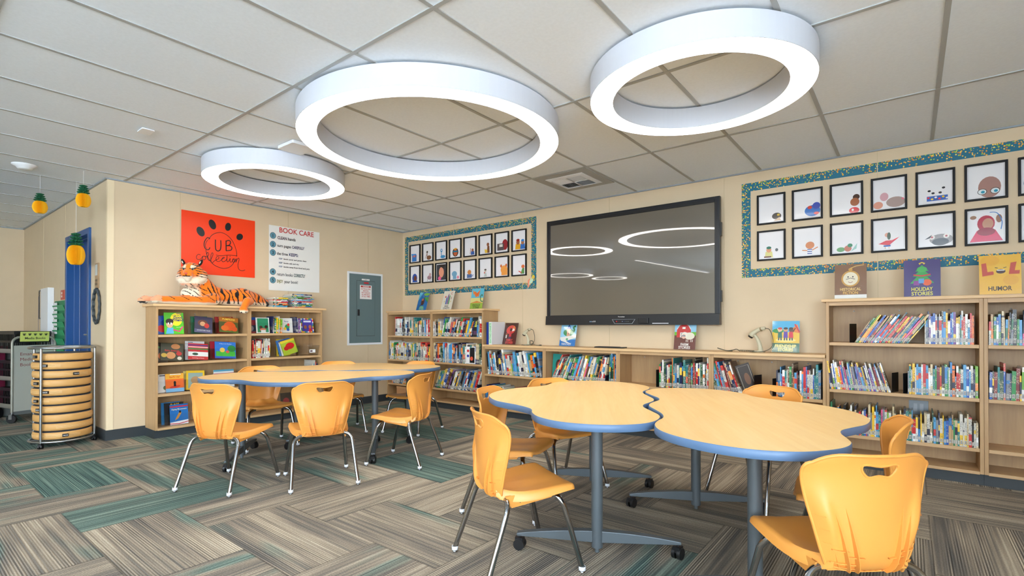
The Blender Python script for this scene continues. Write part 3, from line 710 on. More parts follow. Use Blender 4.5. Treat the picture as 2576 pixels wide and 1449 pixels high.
ORD = ['first', 'second', 'third', 'fourth', 'fifth', 'sixth', 'seventh', 'eighth', 'ninth', 'tenth', 'eleventh', 'twelfth']
def ordn(i): return ORD[i-1] if i <= 12 else '%d%s' % (i, 'th' if i % 100 in (11, 12, 13) else {1: 'st', 2: 'nd', 3: 'rd'}.get(i % 10, 'th'))
def book_T(b):
    T = Matrix.Rotation(b['a'], 4, 'Y'); z = b['z']+(b['t']*math.sin(b['a']) if b['a'] > 0 else 0)+.0004
    p = place(b['f'], b['x'], -b['o'], z)
    return Matrix.Translation(p) @ Matrix.Rotation(frame_T(b['f']), 4, 'Z') @ T
def book_parts(b, S=None):
    t, h_, d_ = b['t'], b['h'], b['d']; c = min(.0022, t*.22); cv = MB()
    cv.box((0, 0, 0), (t, c, h_)).box((0, c, 0), (c, d_, h_)).box((t-c, c, 0), (t, d_, h_))
    pg = MB().box((c*1.02, c*1.02, .003), (t-c*1.02, d_-.004, h_-.003))
    lb = MB().box((t*.12, -.0006, .016), (t*.88, .0, .016+min(.032, h_*.14)))
    lb.box((t*.18, -.0009, .024), (t*.82, -.0006, .027), 1).box((t*.25, -.0009, .033), (t*.75, -.0006, .036), 1)
    return cv, pg, lb
def size_key(b):
    p = Vector(place(b['f'], b['x'], -b['o'], b['z'])); ds = (p-cam.location).length
    f = 1.0
    if b['z'] < .2: f = .25
    if b['f'] == 'back' and b['x'] < .9 and b['z'] < .3: f = .2
    if b['x'] > 6.80: f = .2
    return f*b['t']*b['h']/ds**2
BOOKS.sort(key=size_key, reverse=True)
NB = 252
M_INK = mat('label_ink', (40, 36, 40), .6)
for b in BOOKS[:NB]:
    thick = 'thick' if b['t'] > .0185 else ('thin' if b['t'] < .010 else '')
    lean = 'leaning ' if abs(b['a']) > .1 else ''
    lab = ' '.join(('%s %s book, %s from left, %s' % (thick, b['c'], ordn(b['i']), b['w'])).split())
    ws = lab.split()
    if len(ws) > 16: lab = ' '.join(w for w in ws if w not in ('the',))
    r = empty('book', (0, 0, 0), 0, lab, 'book', 'books: '+b['w']); r.matrix_world = book_T(b)
    cv, pg, lb = book_parts(b)
    cv.build('cover', spine_mat(b['c']), r); pg.build('page_block', M_PAGE, r); lb.build('spine_label', [M_LABEL, M_INK], r)
rest = MB(); keys = list(PAL)
for b in BOOKS[NB:]:
    T = book_T(b); cv, pg, lb = book_parts(b)
    rest.add(cv.v, cv.f, keys.index(b['c'])*4+VAR.randrange(4), T=T); rest.add(pg.v, pg.f, len(keys)*4, T=T); rest.add(lb.v[:8], lb.f[:6], len(keys)*4+1, T=T)
tag(rest.build('shelved_books', [spine_mat(k, v) for k in keys for v in range(4)]+[M_PAGE, M_LABEL]), 'remaining smaller books packed on the bookcase shelves', 'books', None, 'stuff')
# black bookends
def bookend(frame, x, y, z, lab, h_=.14, flip=1):
    r = empty('bookend', place(frame, x, y, z), frame_T(frame)-.32, lab, 'bookend', 'black bookends')
    MB().rbox((-.001, -.06, .0), (.001, .06, h_), .0009).build('upright_plate', M_BLACK, r)
    MB().box((0, -.06, 0), (flip*.11, .06, .0012)).build('base_plate', M_BLACK, r)
bookend('back', 5.80, -.22, .986, 'black bookend left of the leaning books on the tall bookcase top shelf', .15)
bookend('back', 6.068, -.22, .610, 'black bookend right of the leaning row, second shelf of tall bookcase', .15, -1)
bookend('back', 6.136, -.22, .610, 'black bookend left of the upright row, second shelf of tall bookcase', .15)
bookend('back', 5.10, -.24, .515, 'black bookend beside the leaning brown book, fourth low bookcase', .17, -1)
bookend('back', 4.206, -.24, .515, 'black bookend at the left of the row below the farm sign', .17)
bookend('back', 5.246, -.24, .515, 'black bookend left of the upright row, fourth low bookcase', .15)
# ================================================================== flat things on the left wall
LW = (0, 0, PI/2)       # turns artwork to face +x, its x axis running along +y
K = (24, 24, 30)
# orange poster
r = empty('wall_poster', (.003, -3.030, 1.690), PI/2, 'big orange-red poster with a black paw and hand lettering', 'poster')
MB().box((0, -.0012, 0), (.778, 0, .680)).build('paper_sheet', mat('poster_orange', (246, 62, 14), .38), r)
A = Art(); W_, Hh = .778, .680
def pq(x, y):
    u = (x-65)/858; t = 128+137*u; b = 855+45*u; return (u*W_, (1-(y-t)/(b-t))*Hh)
for cx, cy, rx, rz, ro in ((273, 380, .038, .055, .45), (405, 298, .036, .056, .35), (588, 325, .032, .048, -.2), (730, 440, .034, .042, -.6)): A.ell(*pq(cx, cy), rx, rz, K, ro)
A.curve([pq(*p) for p in [(362, 470), (400, 420), (460, 393), (520, 393), (590, 430), (650, 500), (690, 600), (692, 660)]], .006, K)
A.curve([pq(*p) for p in [(332, 590), (345, 650), (375, 705), (420, 755), (480, 785), (540, 797), (600, 785), (645, 750), (672, 700)]], .006, K)
A.curve([pq(*p) for p in [(378, 462), (350, 448), (318, 490), (312, 540), (330, 580), (362, 586), (378, 560)]], .009, K)
A.curve([pq(*p) for p in [(352, 476), (334, 505), (326, 545), (340, 575)]], .005, K)
A.curve([pq(*p) for p in [(440, 470), (440, 540), (446, 585), (470, 600), (496, 585), (504, 540), (502, 478)]], .011, K)
A.stroke([pq(564, 482), pq(566, 596)], .011, K); A.curve([pq(*p) for p in [(560, 488), (600, 480), (618, 500), (604, 530), (570, 540), (610, 540), (634, 562), (620, 590), (562, 597)]], .010, K)
cur = lambda P, w_=.0055: A.curve([pq(*p) for p in P], w_, K)
cur([(272, 650), (250, 640), (228, 662), (230, 690), (252, 702), (280, 690), (296, 664), (318, 662), (330, 684), (314, 704), (296, 694), (296, 668), (316, 660), (346, 668), (364, 640), (352, 616), (342, 640), (352, 690), (372, 712), (392, 690), (412, 640), (404, 620), (390, 644), (388, 700), (400, 740), (420, 720), (448, 702), (476, 688), (478, 668), (458, 664), (446, 690), (460, 718), (490, 716), (520, 690), (546, 676), (530, 672), (514, 696), (524, 722), (550, 716), (572, 690), (576, 646), (574, 700), (584, 724), (606, 700), (614, 682), (612, 716), (626, 726), (646, 704), (660, 686), (646, 692), (642, 716), (658, 728), (674, 710), (668, 690), (690, 700)])
cur([(690, 680), (682, 728), (694, 700), (716, 678), (722, 700), (708, 760), (722, 806), (760, 822), (798, 812)], .0055)
cur([(446, 645), (500, 655), (600, 646), (700, 655)], .0055); A.ell(*pq(612, 660), .004, .004, K)
A.build('poster_artwork', r, (0, -.0012, 0))
# book care poster
r = empty('wall_poster', (.003, -2.085, 1.555), PI/2, 'white handwritten book care rules poster above the stacked books', 'poster')
W_, Hh = .675, .800
MB().grid(lambda a, b: (a*W_, -.0015-.004*abs(math.sin(a*9+b*3))*(1-b), b*Hh), 14, 12).build('paper_sheet', mat('paper_white', (232, 230, 224), .6), r)
A = Art(.0003, .6)
def bq(x, y):
    u = (x-1080)/586; t = 292+93*u; b = 1060+38*u; return (u*W_, (1-(y-t)/(b-t))*Hh)
RED, DG = (196, 44, 34), (22, 70, 66)
x, z = bq(1392, 382); A.text('BOOK CARE', x, z, .062, RED, .012, .46); A.build('lettering_line', r, (0, -.0065, 0))
for n_, cy in ((1, 420), (2, 522), (3, 620), (4, 845), (5, 943)):
    x, z = bq(1122, cy); B_ = Art(.0003, .6); B_.ell(x, z, .037, .040, (30, 50, 60)); B_.ell(x, z, .033, .036, (92, 142, 160)); B_.text(str(n_), x, z, .038, (20, 34, 44), .015); B_.build('number_badge', r, (0, -.0065, 0))
def line(segs, x0, y, h_=.030):
    x, z = bq(x0, y); A = Art(.0003, .6)
    for st, c, bold, wd in segs:
        A.text(st, x, z, h_, c, bold+.012, wd, align='L'); x += wd+.016
    A.build('lettering_line', r, (0, -.0065, 0))
line([('CLEAN', (60, 20, 40), .012, .118), ('hands', K, .006, .10)], 1172, 443, .036)
line([('turn pages', K, .004, .175), ('CAREFULLY', (36, 30, 80), .012, .165)], 1170, 535, .034)
line([('the three', K, .004, .14), ('KEEPS:', (24, 40, 90), .014, .12)], 1166, 628, .036)
for st, y, wd in (('book cover and pages clean', 690, .33), ('books safe and dry', 738, .20), ('books away from food and pets', 782, .36)): line([('KEEP', (110, 130, 160), .01, .045), (st, (40, 40, 44), .006, wd)], 1188, y, .019)
line([('return books', (70, 74, 80), .002, .20), ('CORRECTLY', DG, .012, .155)], 1168, 872, .038)
line([('ENJOY', (120, 120, 30), .010, .075), ('your book!', (60, 64, 66), .004, .18)], 1168, 955, .036)
# electrical panel
r = empty('electrical_panel', (0, -.985, .845), PI/2, 'grey electrical panel in a white frame on the wall', 'electrical panel')
PW, PH = .595, 1.035
MB().box((0, -.012, 0), (.028, 0, PH)).box((PW-.028, -.012, 0), (PW, 0, PH)).box((.028, -.012, 0), (PW-.028, 0, .028)).box((.028, -.012, PH-.028), (PW-.028, 0, PH)).build('panel_frame', M_WHITE, r, bevel=.002)
PG = mat('panel_grey_green', (98, 118, 120), .34)
MB().box((.028, -.009, .028), (PW-.028, 0, PH-.028)).build('cover_plate', PG, r)
dd_ = MB().box((.150, -.0125, .130), (.455, -.009, .915)).build('panel_door', PG, r, bevel=.001)
MB().box((.146, -.0094, .126), (.459, -.009, .919)).build('door_gap', M_BLACK, r)
MB().rbox((.158, -.022, .415), (.192, -.0125, .505), .003).tube([(.175, -.0125, .43), (.175, -.024, .43)], .006, 10).build('door_latch', M_BLACK, dd_)
A = Art(.0003)
A.rect(.198, .655, .400, .855, (236, 234, 230)); A.rect(.215, .822, .383, .846, RED); A.text('WARNING', .299, .834, .016, (240, 240, 236), .02, .15)
for k, st in enumerate(('ELECTRICAL PANEL', 'MAINTAIN', 'FEET CLEARANCE', 'ALL MATERIAL', 'AT ALL TIMES')): A.text(st, .299, .800-k*.027, .017, RED, .015, .165 if k == 0 else (.09 if k == 1 else .145))
A.rect(.265, .877, .345, .897, (206, 24, 32)); A.build('warning_sticker', r, (0, -.0127, 0))
A = Art(.0003); A.rect(.232, .922, .366, .945, (232, 230, 226)); A.text('PANEL', .299, .9335, .010, K, 0, .05); A.build('name_label', r, (0, -.0095, 0))
# ================================================================== borders, framed pictures
def border_mat():
    m = bpy.data.materials.new('teal_confetti'); m.use_nodes = True; t = NT(m); o = t.coord()
    vo = t.n.new('ShaderNodeTexVoronoi'); vo.inputs['Scale'].default_value = 76; t.l.new(o, vo.inputs['Vector']); s3 = t.sep(vo.outputs['Color'])
    at = t.n.new('ShaderNodeAttribute'); at.attribute_name = 'dens'
    dot = t.m('MULTIPLY', t.m('LESS_THAN', vo.outputs['Distance'], .46), t.m('LESS_THAN', s3[0], at.outputs['Fac']))
    gold = t.ramp(s3[1], [(0, lin((236, 176, 40))), (.4, lin((250, 216, 96))), (.7, lin((150, 190, 60))), (.85, lin((210, 130, 40)))], 'CONSTANT')
    t.put(t.b.inputs['Base Color'], t.mix(dot, lin((4, 102, 128)), gold)); t.b.inputs['Roughness'].default_value = .55
    return m
M_BORD = border_mat()
def border(x0, x1, z0, z1, label, w_=.078):
    r = empty('bulletin_border', (x0, 0, z0), 0, label, 'bulletin border', 'teal confetti borders')
    W2, H2_ = x1-x0, z1-z0
    def strip(a, b, horiz, dense_hi, y=-.0012):
        vs = []; fs = []; dv = []; n = 24
        for k in range(n+1):
            q = k/n
            for e in range(5):
                p = e/4
                vs.append((a[0]+(b[0]-a[0])*q if horiz else a[0]+(b[0]-a[0])*p, y, a[1]+(b[1]-a[1])*p if horiz else a[1]+(b[1]-a[1])*q))
                pp = p if dense_hi else 1-p; dv.append(.22+.75*pp**1.3)
        for k in range(n):
            for e in range(4): fs.append((k*5+e, k*5+e+1, k*5+e+6, k*5+e+5) if not horiz else (k*5+e, k*5+e+5, k*5+e+6, k*5+e+1))
        mb = MB().add(vs, fs); o = mb.build('border_strip', M_BORD, r)
        at = o.data.attributes.new('dens', 'FLOAT', 'POINT'); at.data.foreach_set('value', dv)
    strip((0, H2_-w_), (W2, H2_), True, True); strip((0, 0), (W2, w_), True, True)
    strip((0, 0), (w_, H2_), False, False, -.002); strip((W2-w_, 0), (W2, H2_), False, False if x0 > 4 else False, -.002)
    return r
border(.052, 2.530, 1.580, 2.475, 'teal confetti border around sixteen small framed pictures')
border(4.912, 7.40, 1.572, 2.458, 'teal confetti border around the framed pictures on the right')
SK = (226, 168, 120); BR = (120, 74, 46)
def pic(i):
    """plain generic stand-in drawings of about the colours and places of the originals"""
    A = Art(.0003, .15, .3); A.rect(-.103, -.123, .103, .123, (222, 220, 222)); A.rect(-.094, -.112, .094, .112, (232, 230, 232))
    E_ = A.ell; b = -.112
    def blob(x, h_, w_, c, c2=None, hat=None):
        A.poly([(x-w_, b), (x+w_, b), (x+w_*.8, b+h_*.55), (x-w_*.8, b+h_*.55)], c); E_(x, b+h_*.7, w_*.62, h_*.24, c2 or SK)
        if hat: E_(x, b+h_*.9, w_*.6, h_*.13, hat)
    if i == 0: A.rect(-.07, b, .03, -.03, (26, 112, 190)); A.poly([(-.075, -.03), (.035, -.03), (.02, .0), (-.09, .005)], (40, 130, 206)); [A.rect(-.05+k*.018, -.05, -.038+k*.018, -.022+k % 2*.006, c) for k, c in enumerate([(220, 120, 60), (180, 60, 40), (230, 160, 90), (120, 60, 40)])]
    elif i == 1: E_(.02, -.08, .05, .032, BR); A.stroke([(-.02, -.06), (-.02, -.0)], .014, BR); E_(-.016, .005, .018, .016, (60, 50, 44)); A.stroke([(-.06, -.09), (-.03, -.03)], .006, BR)
    elif i == 2: E_(.03, -.09, .05, .022, (60, 140, 190)); A.stroke([(.0, -.08), (.0, -.01)], .014, (60, 140, 190)); E_(.002, .0, .022, .026, (60, 140, 190)); E_(.004, .004, .009, .010, (235, 235, 235))
    elif i == 3: E_(.0, -.05, .058, .06, (54, 34, 28)); E_(0, -.055, .038, .046, (190, 90, 50)); A.rect(-.045, -.05, .045, -.028, (20, 120, 150)); A.rect(-.03, -.01, .03, .004, (230, 180, 50))
    elif i == 4: blob(.045, .09, .034, (40, 90, 170), (150, 90, 70)); A.stroke([(.0, -.1), (.01, -.02)], .008, (150, 90, 70))
    elif i == 5: A.poly([(.02, b), (.07, b), (.065, -.02), (.03, -.02)], BR); E_(.04, .0, .022, .024, (140, 84, 56)); A.poly([(-.02, -.06), (.03, -.07), (.03, b), (-.01, b)], (228, 190, 60))
    elif i == 6: E_(.05, -.03, .048, .07, (150, 36, 44)); A.rect(-.08, -.10, .03, -.01, (84, 72, 74)); A.rect(-.045, -.055, .01, -.02, (220, 214, 204))
    elif i == 7: blob(-.02, .13, .045, (226, 168, 40), (160, 96, 60), (150, 44, 36)); blob(.055, .12, .04, (40, 110, 190), (170, 110, 70), (50, 130, 200))
    elif i == 8: E_(-.01, -.05, .055, .065, (24, 70, 160)); E_(0, -.06, .032, .044, (96, 52, 36)); A.rect(-.06, b, .05, -.09, (24, 70, 160))
    elif i == 9: E_(.03, -.06, .045, .03, (170, 130, 140)); E_(.045, -.02, .022, .026, (200, 160, 160)); A.stroke([(-.01, b), (.0, -.06)], .006, (90, 80, 84)); A.stroke([(.05, b), (.05, -.06)], .006, (90, 80, 84))
    elif i == 10: A.rect(-.094, b, .094, .112, (48, 52, 62)); E_(.0, .0, .05, .075, (226, 150, 120)); A.poly([(-.06, .112), (.08, .112), (.06, .04), (-.02, .085)], (32, 30, 38)); E_(-.035, -.085, .032, .028, (236, 90, 140))
    elif i == 11: E_(-.02, -.04, .05, .04, (110, 160, 190)); A.poly([(-.05, b), (.02, b), (.015, -.04), (-.05, -.04)], (110, 160, 190)); E_(.05, -.09, .022, .022, (224, 130, 150))
    elif i == 12: A.rect(-.06, b, .03, -.06, (70, 100, 150)); E_(-.015, -.035, .035, .032, (206, 130, 60)); A.stroke([(.02, -.1), (.06, -.07), (.05, -.1)], .01, (70, 100, 150))
    elif i == 13: A.poly([(-.03, b), (.02, b), (.01, -.06), (-.02, -.06)], (190, 196, 190)); E_(-.005, -.035, .018, .02, (200, 186, 170)); E_(-.005, -.02, .02, .012, (90, 90, 88)); E_(-.02, -.06, .008, .012, (200, 60, 50))
    elif i == 14: E_(.035, -.04, .058, .055, (236, 160, 74)); A.rect(-.01, b, .09, -.05, (236, 160, 74)); E_(-.015, .01, .016, .02, (206, 110, 60)); E_(.07, .015, .016, .02, (206, 110, 60))
    elif i == 15: A.poly([(.02, b), (.08, b), (.08, -.04), (.05, -.04)], (90, 150, 80)); E_(.06, -.02, .026, .022, (216, 110, 60)); A.stroke([(-.01, -.075), (.04, -.10)], .012, (206, 70, 50))
    elif i == 16: E_(.045, -.07, .038, .030, (70, 64, 62)); E_(.06, -.06, .012, .010, (226, 190, 70)); A.poly([(.02, b), (.08, b), (.07, -.08)], (190, 160, 130))
    elif i == 17: E_(.04, -.06, .06, .048, (40, 110, 190)); E_(.02, -.03, .018, .015, (200, 60, 50)); E_(.07, -.02, .03, .03, (60, 80, 170)); E_(.07, -.085, .02, .012, (210, 50, 60))
    elif i == 18: E_(.07, .01, .024, .024, (74, 48, 40)); E_(.06, -.03, .032, .034, (160, 96, 62)); E_(.055, -.10, .036, .026, (206, 44, 60)); E_(.045, -.095, .008, .010, (236, 230, 226))
    elif i == 19: E_(.045, -.07, .062, .042, (168, 146, 140)); E_(-.03, -.02, .028, .034, (206, 160, 168)); E_(.09, -.05, .008, .008, (226, 120, 140)); E_(-.07, -.085, .032, .030, (216, 150, 128))
    elif i == 20: [E_(x, z, .010, .008, (40, 40, 46)) for x, z in ((-.035, -.02), (.05, -.005))]; E_(-.012, -.04, .010, .008, (50, 50, 56)); E_(.03, -.04, .010, .008, (50, 50, 56)); A.rect(-.05, -.10, .075, -.062, (60, 100, 180)); [E_(-.04+k*.022, -.074-(k % 2)*.012, .008, .007, c) for k, c in enumerate([(220, 60, 60), (240, 200, 60), (230, 230, 230), (220, 60, 60), (240, 200, 60), (230, 230, 230)])]
    elif i == 21: E_(.02, -.045, .062, .078, (166, 126, 116)); [(E_(x, -.075, .026, .022, (30, 28, 32)), E_(x, -.075, .023, .019, (222, 232, 234)), E_(x+.004, -.077, .011, .010, (40, 140, 170))) for x in (-.02, .05)]
    elif i == 22: blob(-.02, .10, .034, (214, 206, 130), (214, 150, 110), (40, 110, 90)); A.rect(-.06, b, .0, -.098, (110, 64, 44)); E_(.045, -.045, .012, .014, (80, 90, 94))
    elif i == 23: E_(.02, -.03, .034, .032, (206, 130, 84)); A.rect(.0, b, .036, -.066, (236, 236, 240)); [A.rect(.0, b+.006+k*.018, .036, b+.013+k*.018, (40, 70, 150)) for k in range(3)]; A.stroke([(-.04, -.07), (.0, -.075)], .008, (206, 130, 84)); A.stroke([(.036, -.075), (.08, -.05)], .008, (206, 130, 84))
    elif i == 24: E_(-.04, -.09, .03, .020, (96, 150, 90)); E_(.01, -.085, .026, .026, (180, 100, 70)); E_(.025, -.06, .018, .016, (50, 130, 90)); A.poly([(.03, b), (.07, -.09), (.075, -.045)], (150, 190, 180))
    elif i == 25: A.poly([(-.07, -.07), (.0, -.085), (.07, -.02), (.02, -.045), (-.02, -.045)], (206, 36, 54)); E_(-.01, -.0, .018, .018, (226, 170, 150)); A.rect(-.035, -.095, .01, -.082, (40, 90, 170)); E_(.0, -.01, .012, .03, (70, 90, 74)); A.stroke([(-.025, -.095), (-.025, b)], .004, SK); A.stroke([(-.0, -.095), (-.0, b)], .004, SK)
    elif i == 26: E_(.035, -.07, .07, .042, (150, 146, 146)); E_(.03, -.088, .05, .028, (66, 72, 80)); [(E_(x, -.05+.004*k, .018, .017, (236, 230, 226)), E_(x, -.05+.004*k, .007, .007, (170, 70, 80))) for k, x in enumerate((-.02, .065))]; A.poly([(-.065, -.065), (-.02, -.03), (-.03, -.055)], (50, 50, 54))
    elif i == 27: E_(.0, .02, .048, .06, (176, 26, 56)); E_(.01, .018, .030, .040, (190, 138, 110)); A.poly([(-.09, b), (.09, b), (.05, -.03), (-.05, -.03)], (214, 40, 84)); E_(.0, -.04, .05, .03, (150, 24, 48)); E_(.07, .05, .016, .03, (140, 96, 70)); A.curve([(.02, .1), (.06, .09), (.085, .03), (.08, -.03)], .005, (60, 120, 190)); E_(-.07, .07, .018, .014, (150, 110, 84))
    else: E_(-.05, -.05, .04, .05, (90, 120, 150))
    return A
PLAB = {0: 'blue crayon box', 1: 'brown goose', 2: 'blue bird', 3: 'face in blue goggles', 4: 'small figure raising an arm', 5: 'brown figure reading a yellow book', 6: 'red-haired figure behind a grey book', 7: 'two figures in yellow and blue', 8: 'figure in a blue hood',
        9: 'pale pink animal', 10: 'face on a dark background', 11: 'blue-grey animal and small pink one', 12: 'orange face above a blue shape', 13: 'thin grey figure', 14: 'orange round-eared face', 15: 'orange animal in green trousers', 16: 'dark furry head', 17: 'blue heap of shapes',
        18: 'girl with a hair bun and red dress', 19: 'mouse-like animal and a cookie', 20: 'pale face above a patterned bowl', 21: 'brown egg shape with big eyes', 22: 'figure in a green cap', 23: 'round head and striped shirt', 24: 'green and orange figures lying low', 25: 'girl holding a red book', 26: 'grey dog with bulging eyes', 27: 'person in a red head scarf', 28: 'faint blue shape cut off by the edge', 29: 'faint shape under the edge'}
def framed(x, z, i, side):
    r = empty('picture_frame', (x, -.001, z), 0, 'black framed picture of %s, %s of the television' % (PLAB[i], side) if i < 28 else 'black framed picture at the photo edge, %s row' % ('top' if i == 28 else 'bottom'), 'framed picture', 'black picture frames %s of the television' % side)
    f = MB(); w_, h_, b, d_ = .118, .138, .0145, .02
    f.box((-w_, -d_, -h_), (-w_+b, 0, h_)).box((w_-b, -d_, -h_), (w_, 0, h_)).box((-w_+b, -d_, -h_), (w_-b, 0, -h_+b)).box((-w_+b, -d_, h_-b), (w_-b, 0, h_))
    f.build('frame', mat('frame_black', (14, 14, 16), .5, spec=.25), r, bevel=.0015)
    pic(i).build('picture', r, (0, -.004, 0))
for c in range(8):
    framed(.292+.282*c, 2.202, c, 'left'); framed(.292+.282*c, 1.888, 8+c, 'left')
for c in range(6):
    framed(5.165+.288*c, 2.188, 16+c, 'right'); framed(5.165+.288*c, 1.856, 22+c, 'right')
framed(5.165+.288*6, 2.188, 28, 'right'); framed(5.165+.288*6, 1.856, 29, 'right')
# paper bird at the lower right corner of the left border
r = empty('paper_bird', (2.40, -.004, 1.665), 0, 'small paper bird cutout on the lower right of the left border', 'paper cutout')
A = Art(.0004); A.poly([(0, -.075), (.02, -.06), (.05, .0), (.03, .045), (-.0, .02)], (236, 140, 110)); A.poly([(.02, -.04), (.075, .0), (.10, .06), (.06, .055), (.03, .02)], (190, 224, 200)); A.poly([(.06, .03), (.105, .045), (.10, .085), (.07, .08)], (220, 190, 60)); A.poly([(0, -.075), (.015, -.06), (-.012, -.11)], (170, 190, 220)); A.build('cutout_sheet', r, (0, -.001, 0))
MB().box((.02, -.001, -.01), (.06, 0, .03)).build('backing_tab', M_WHITE, r)

# ================================================================== television
r = empty('television', (2.752, 0, 1.128), 0, 'large black wall-mounted television panel reflecting the ceiling lights', 'television')
TW, TH = 1.988, 1.232; TBm = mat('tv_black', (20, 22, 26), .35); TG = mat('tv_dark_frame', (38, 42, 50), .3, .3)
MB().box((.06, -.085, .10), (TW-.06, -.03, TH-.06)).build('rear_housing', TBm, r)
MB().box((.35, -.03, .3), (TW-.35, -.002, .9)).build('wall_mount', TBm, r)
b = MB(); y0, y1 = -.10, -.055
b.box((0, y0, .105), (.05, y1, TH)).box((TW-.05, y0, .105), (TW, y1, TH)).box((.05, y0, TH-.055), (TW-.05, y1, TH)).box((.05, y0, .10), (TW-.05, y1, .112)).build('bezel', TBm, r, bevel=.003)
MB().box((.012, y0-.002, .108), (.022, y0, TH-.012)).box((TW-.022, y0-.002, .108), (TW-.012, y0, TH-.012)).box((.022, y0-.002, TH-.022), (TW-.022, y0, TH-.012)).build('bezel_trim', TG, r)
scr = mat('tv_screen_glass', (88, 82, 72), .28, spec=.8, coat=1.0)
scr.node_tree.nodes['Principled BSDF'].inputs['Coat IOR'].default_value = 1.9; scr.node_tree.nodes['Principled BSDF'].inputs['Coat Roughness'].default_value = .02
MB().box((.05, -.094, .108), (TW-.05, -.09, TH-.055)).build('screen', scr, r)
bar = MB(); P = [(-.10, .0), (-.128, .0), (-.118, .105), (-.10, .105), (-.055, .105), (-.055, 0)]
bar.add([(0, y, z) for y, z in P]+[(TW, y, z) for y, z in P], [(0, 1, 2, 3, 4, 5), (11, 10, 9, 8, 7, 6)]+[(k, k+6, (k+1) % 6+6, (k+1) % 6)[::1] for k in range(6)]); cb = bar.build('control_bar', TBm, r, weld=True)
A = Art(.0006); A.poly([(.87, .06), (1.14, .06), (1.105, .012), (.90, .012)], (150, 156, 162)); A.poly([(.877, .0575), (1.133, .0575), (1.101, .0155), (.904, .0155)], (24, 26, 30))
for k, c in enumerate([(226, 24, 34), (120, 40, 40), (120, 60, 40), (200, 210, 255), (70, 90, 160), (150, 150, 150), (160, 160, 160), (70, 70, 74)]): A.ell(.925+k*.0225, .037, .006 if k == 0 else .0035, .006 if k == 0 else .0035, c)
for k in range(5): A.rect(.60+k*.016, .031, .609+k*.016, .042+(.004 if k > 2 else 0), (140, 170, 200) if k < 2 else (190, 190, 190))
A.text('Promethean', .985, .088, .012, (222, 222, 224), .012, .075); A.rect(1.33, .012, 1.50, .020, (206, 210, 214))
A.build('buttons_and_logo', cb, (0, -.1275, 0))
MB().rbox((1.18, -.150, .018), (1.29, -.12, .072), .006).build('camera_module', M_BLACK, r)
MB().tube([(1.66, -.05, .0), (1.67, -.05, -.04), (1.70, -.03, -.03), (1.74, -.02, .02)], .005, 8).build('cable', M_BLACK, r)
MB().box((TW, -.09, .85), (TW+.012, -.06, .98)).box((TW, -.09, .22), (TW+.012, -.06, .33)).build('side_speaker', TBm, r)

# ================================================================== sign cards in clear stands
def sign(loc, rz, A, label, w_=.216, h_=.279, tilt=.20):
    r = empty('sign_card', loc, 0, label, 'sign', 'genre sign cards on the bookcases', rot=(-tilt, 0, rz)) if False else empty('sign_card', loc, rz, label, 'sign', 'genre sign cards on the bookcases')
    T = Matrix.Rotation(-tilt, 4, 'X')
    s = MB().box((-w_/2, -.0022, 0.003), (w_/2, -.0008, h_+.003), T=T).box((-w_/2, .0012, .003), (w_/2, .0026, h_+.003), T=T).box((-w_/2, -.003, .0), (w_/2, .085, .0022))
    s.build('clear_stand', M_CLEAR, r)
    A.mb.v = [T @ (v+Vector((0, .0005, .003))) for v in A.mb.v]; MB().box((-w_/2+.001, .0006, .004), (w_/2-.001, .0011, h_+.002), T=T).build('card', M_WHITE, r)
    A.build('card_artwork', r)
    return r
TB = 1.3365; LB = .8825
def A_(bg): a = Art(.00012, .35); a.rect(-.107, .001, .107, .278, bg); return a
WH = (240, 238, 232)
A = A_((24, 110, 178)); A.poly([(-.107, .15), (-.03, .278), (-.107, .278)], (90, 190, 220)); A.poly([(.0, .2), (.107, .12), (.107, .2)], (60, 160, 60)); A.ell(.05, .245, .06, .02, (130, 190, 50)); A.ell(0, .13, .036, .052, (86, 48, 34)); A.ell(-.01, .165, .02, .018, (200, 110, 70)); A.stroke([(.01, .16), (.03, .22)], .012, (86, 48, 34)); A.stroke([(-.02, .1), (-.05, .06)], .012, (86, 48, 34)); A.text('ANIMAL', 0, .052, .026, (170, 230, 120), .02, .09); A.text('STORIES', 0, .022, .026, (170, 230, 120), .02, .10)
sign((.60, -.17, TB), -.02, A, 'blue animal stories sign card, leftmost on the corner bookcase', tilt=.3)
A = A_((234, 226, 208)); [A.poly([(x-.011, .08), (x+.011, .08), (x+.011, .17+k*.02), (x, .20+k*.02), (x-.011, .17+k*.02)], c) for k, (x, c) in enumerate([(-.028, (40, 100, 180)), (.026, (40, 160, 90)), (0.0, (120, 60, 140))])]; A.ell(-.055, .19, .012, .014, (206, 40, 50)); A.text('C', .055, .24, .03, (200, 40, 40), .02); A.text('3', .06, .17, .03, (150, 30, 40), .02); A.ell(-.06, .12, .012, .012, (220, 206, 150)); A.ell(.06, .12, .012, .012, (220, 206, 150)); A.text('BASIC', 0, .055, .026, (40, 36, 40), .02, .075); A.text('CONCEPTS', 0, .023, .026, (40, 36, 40), .02, .125)
sign((1.11, -.17, TB), -.02, A, 'cream basic concepts sign card with crayons on the corner bookcase', tilt=.3)
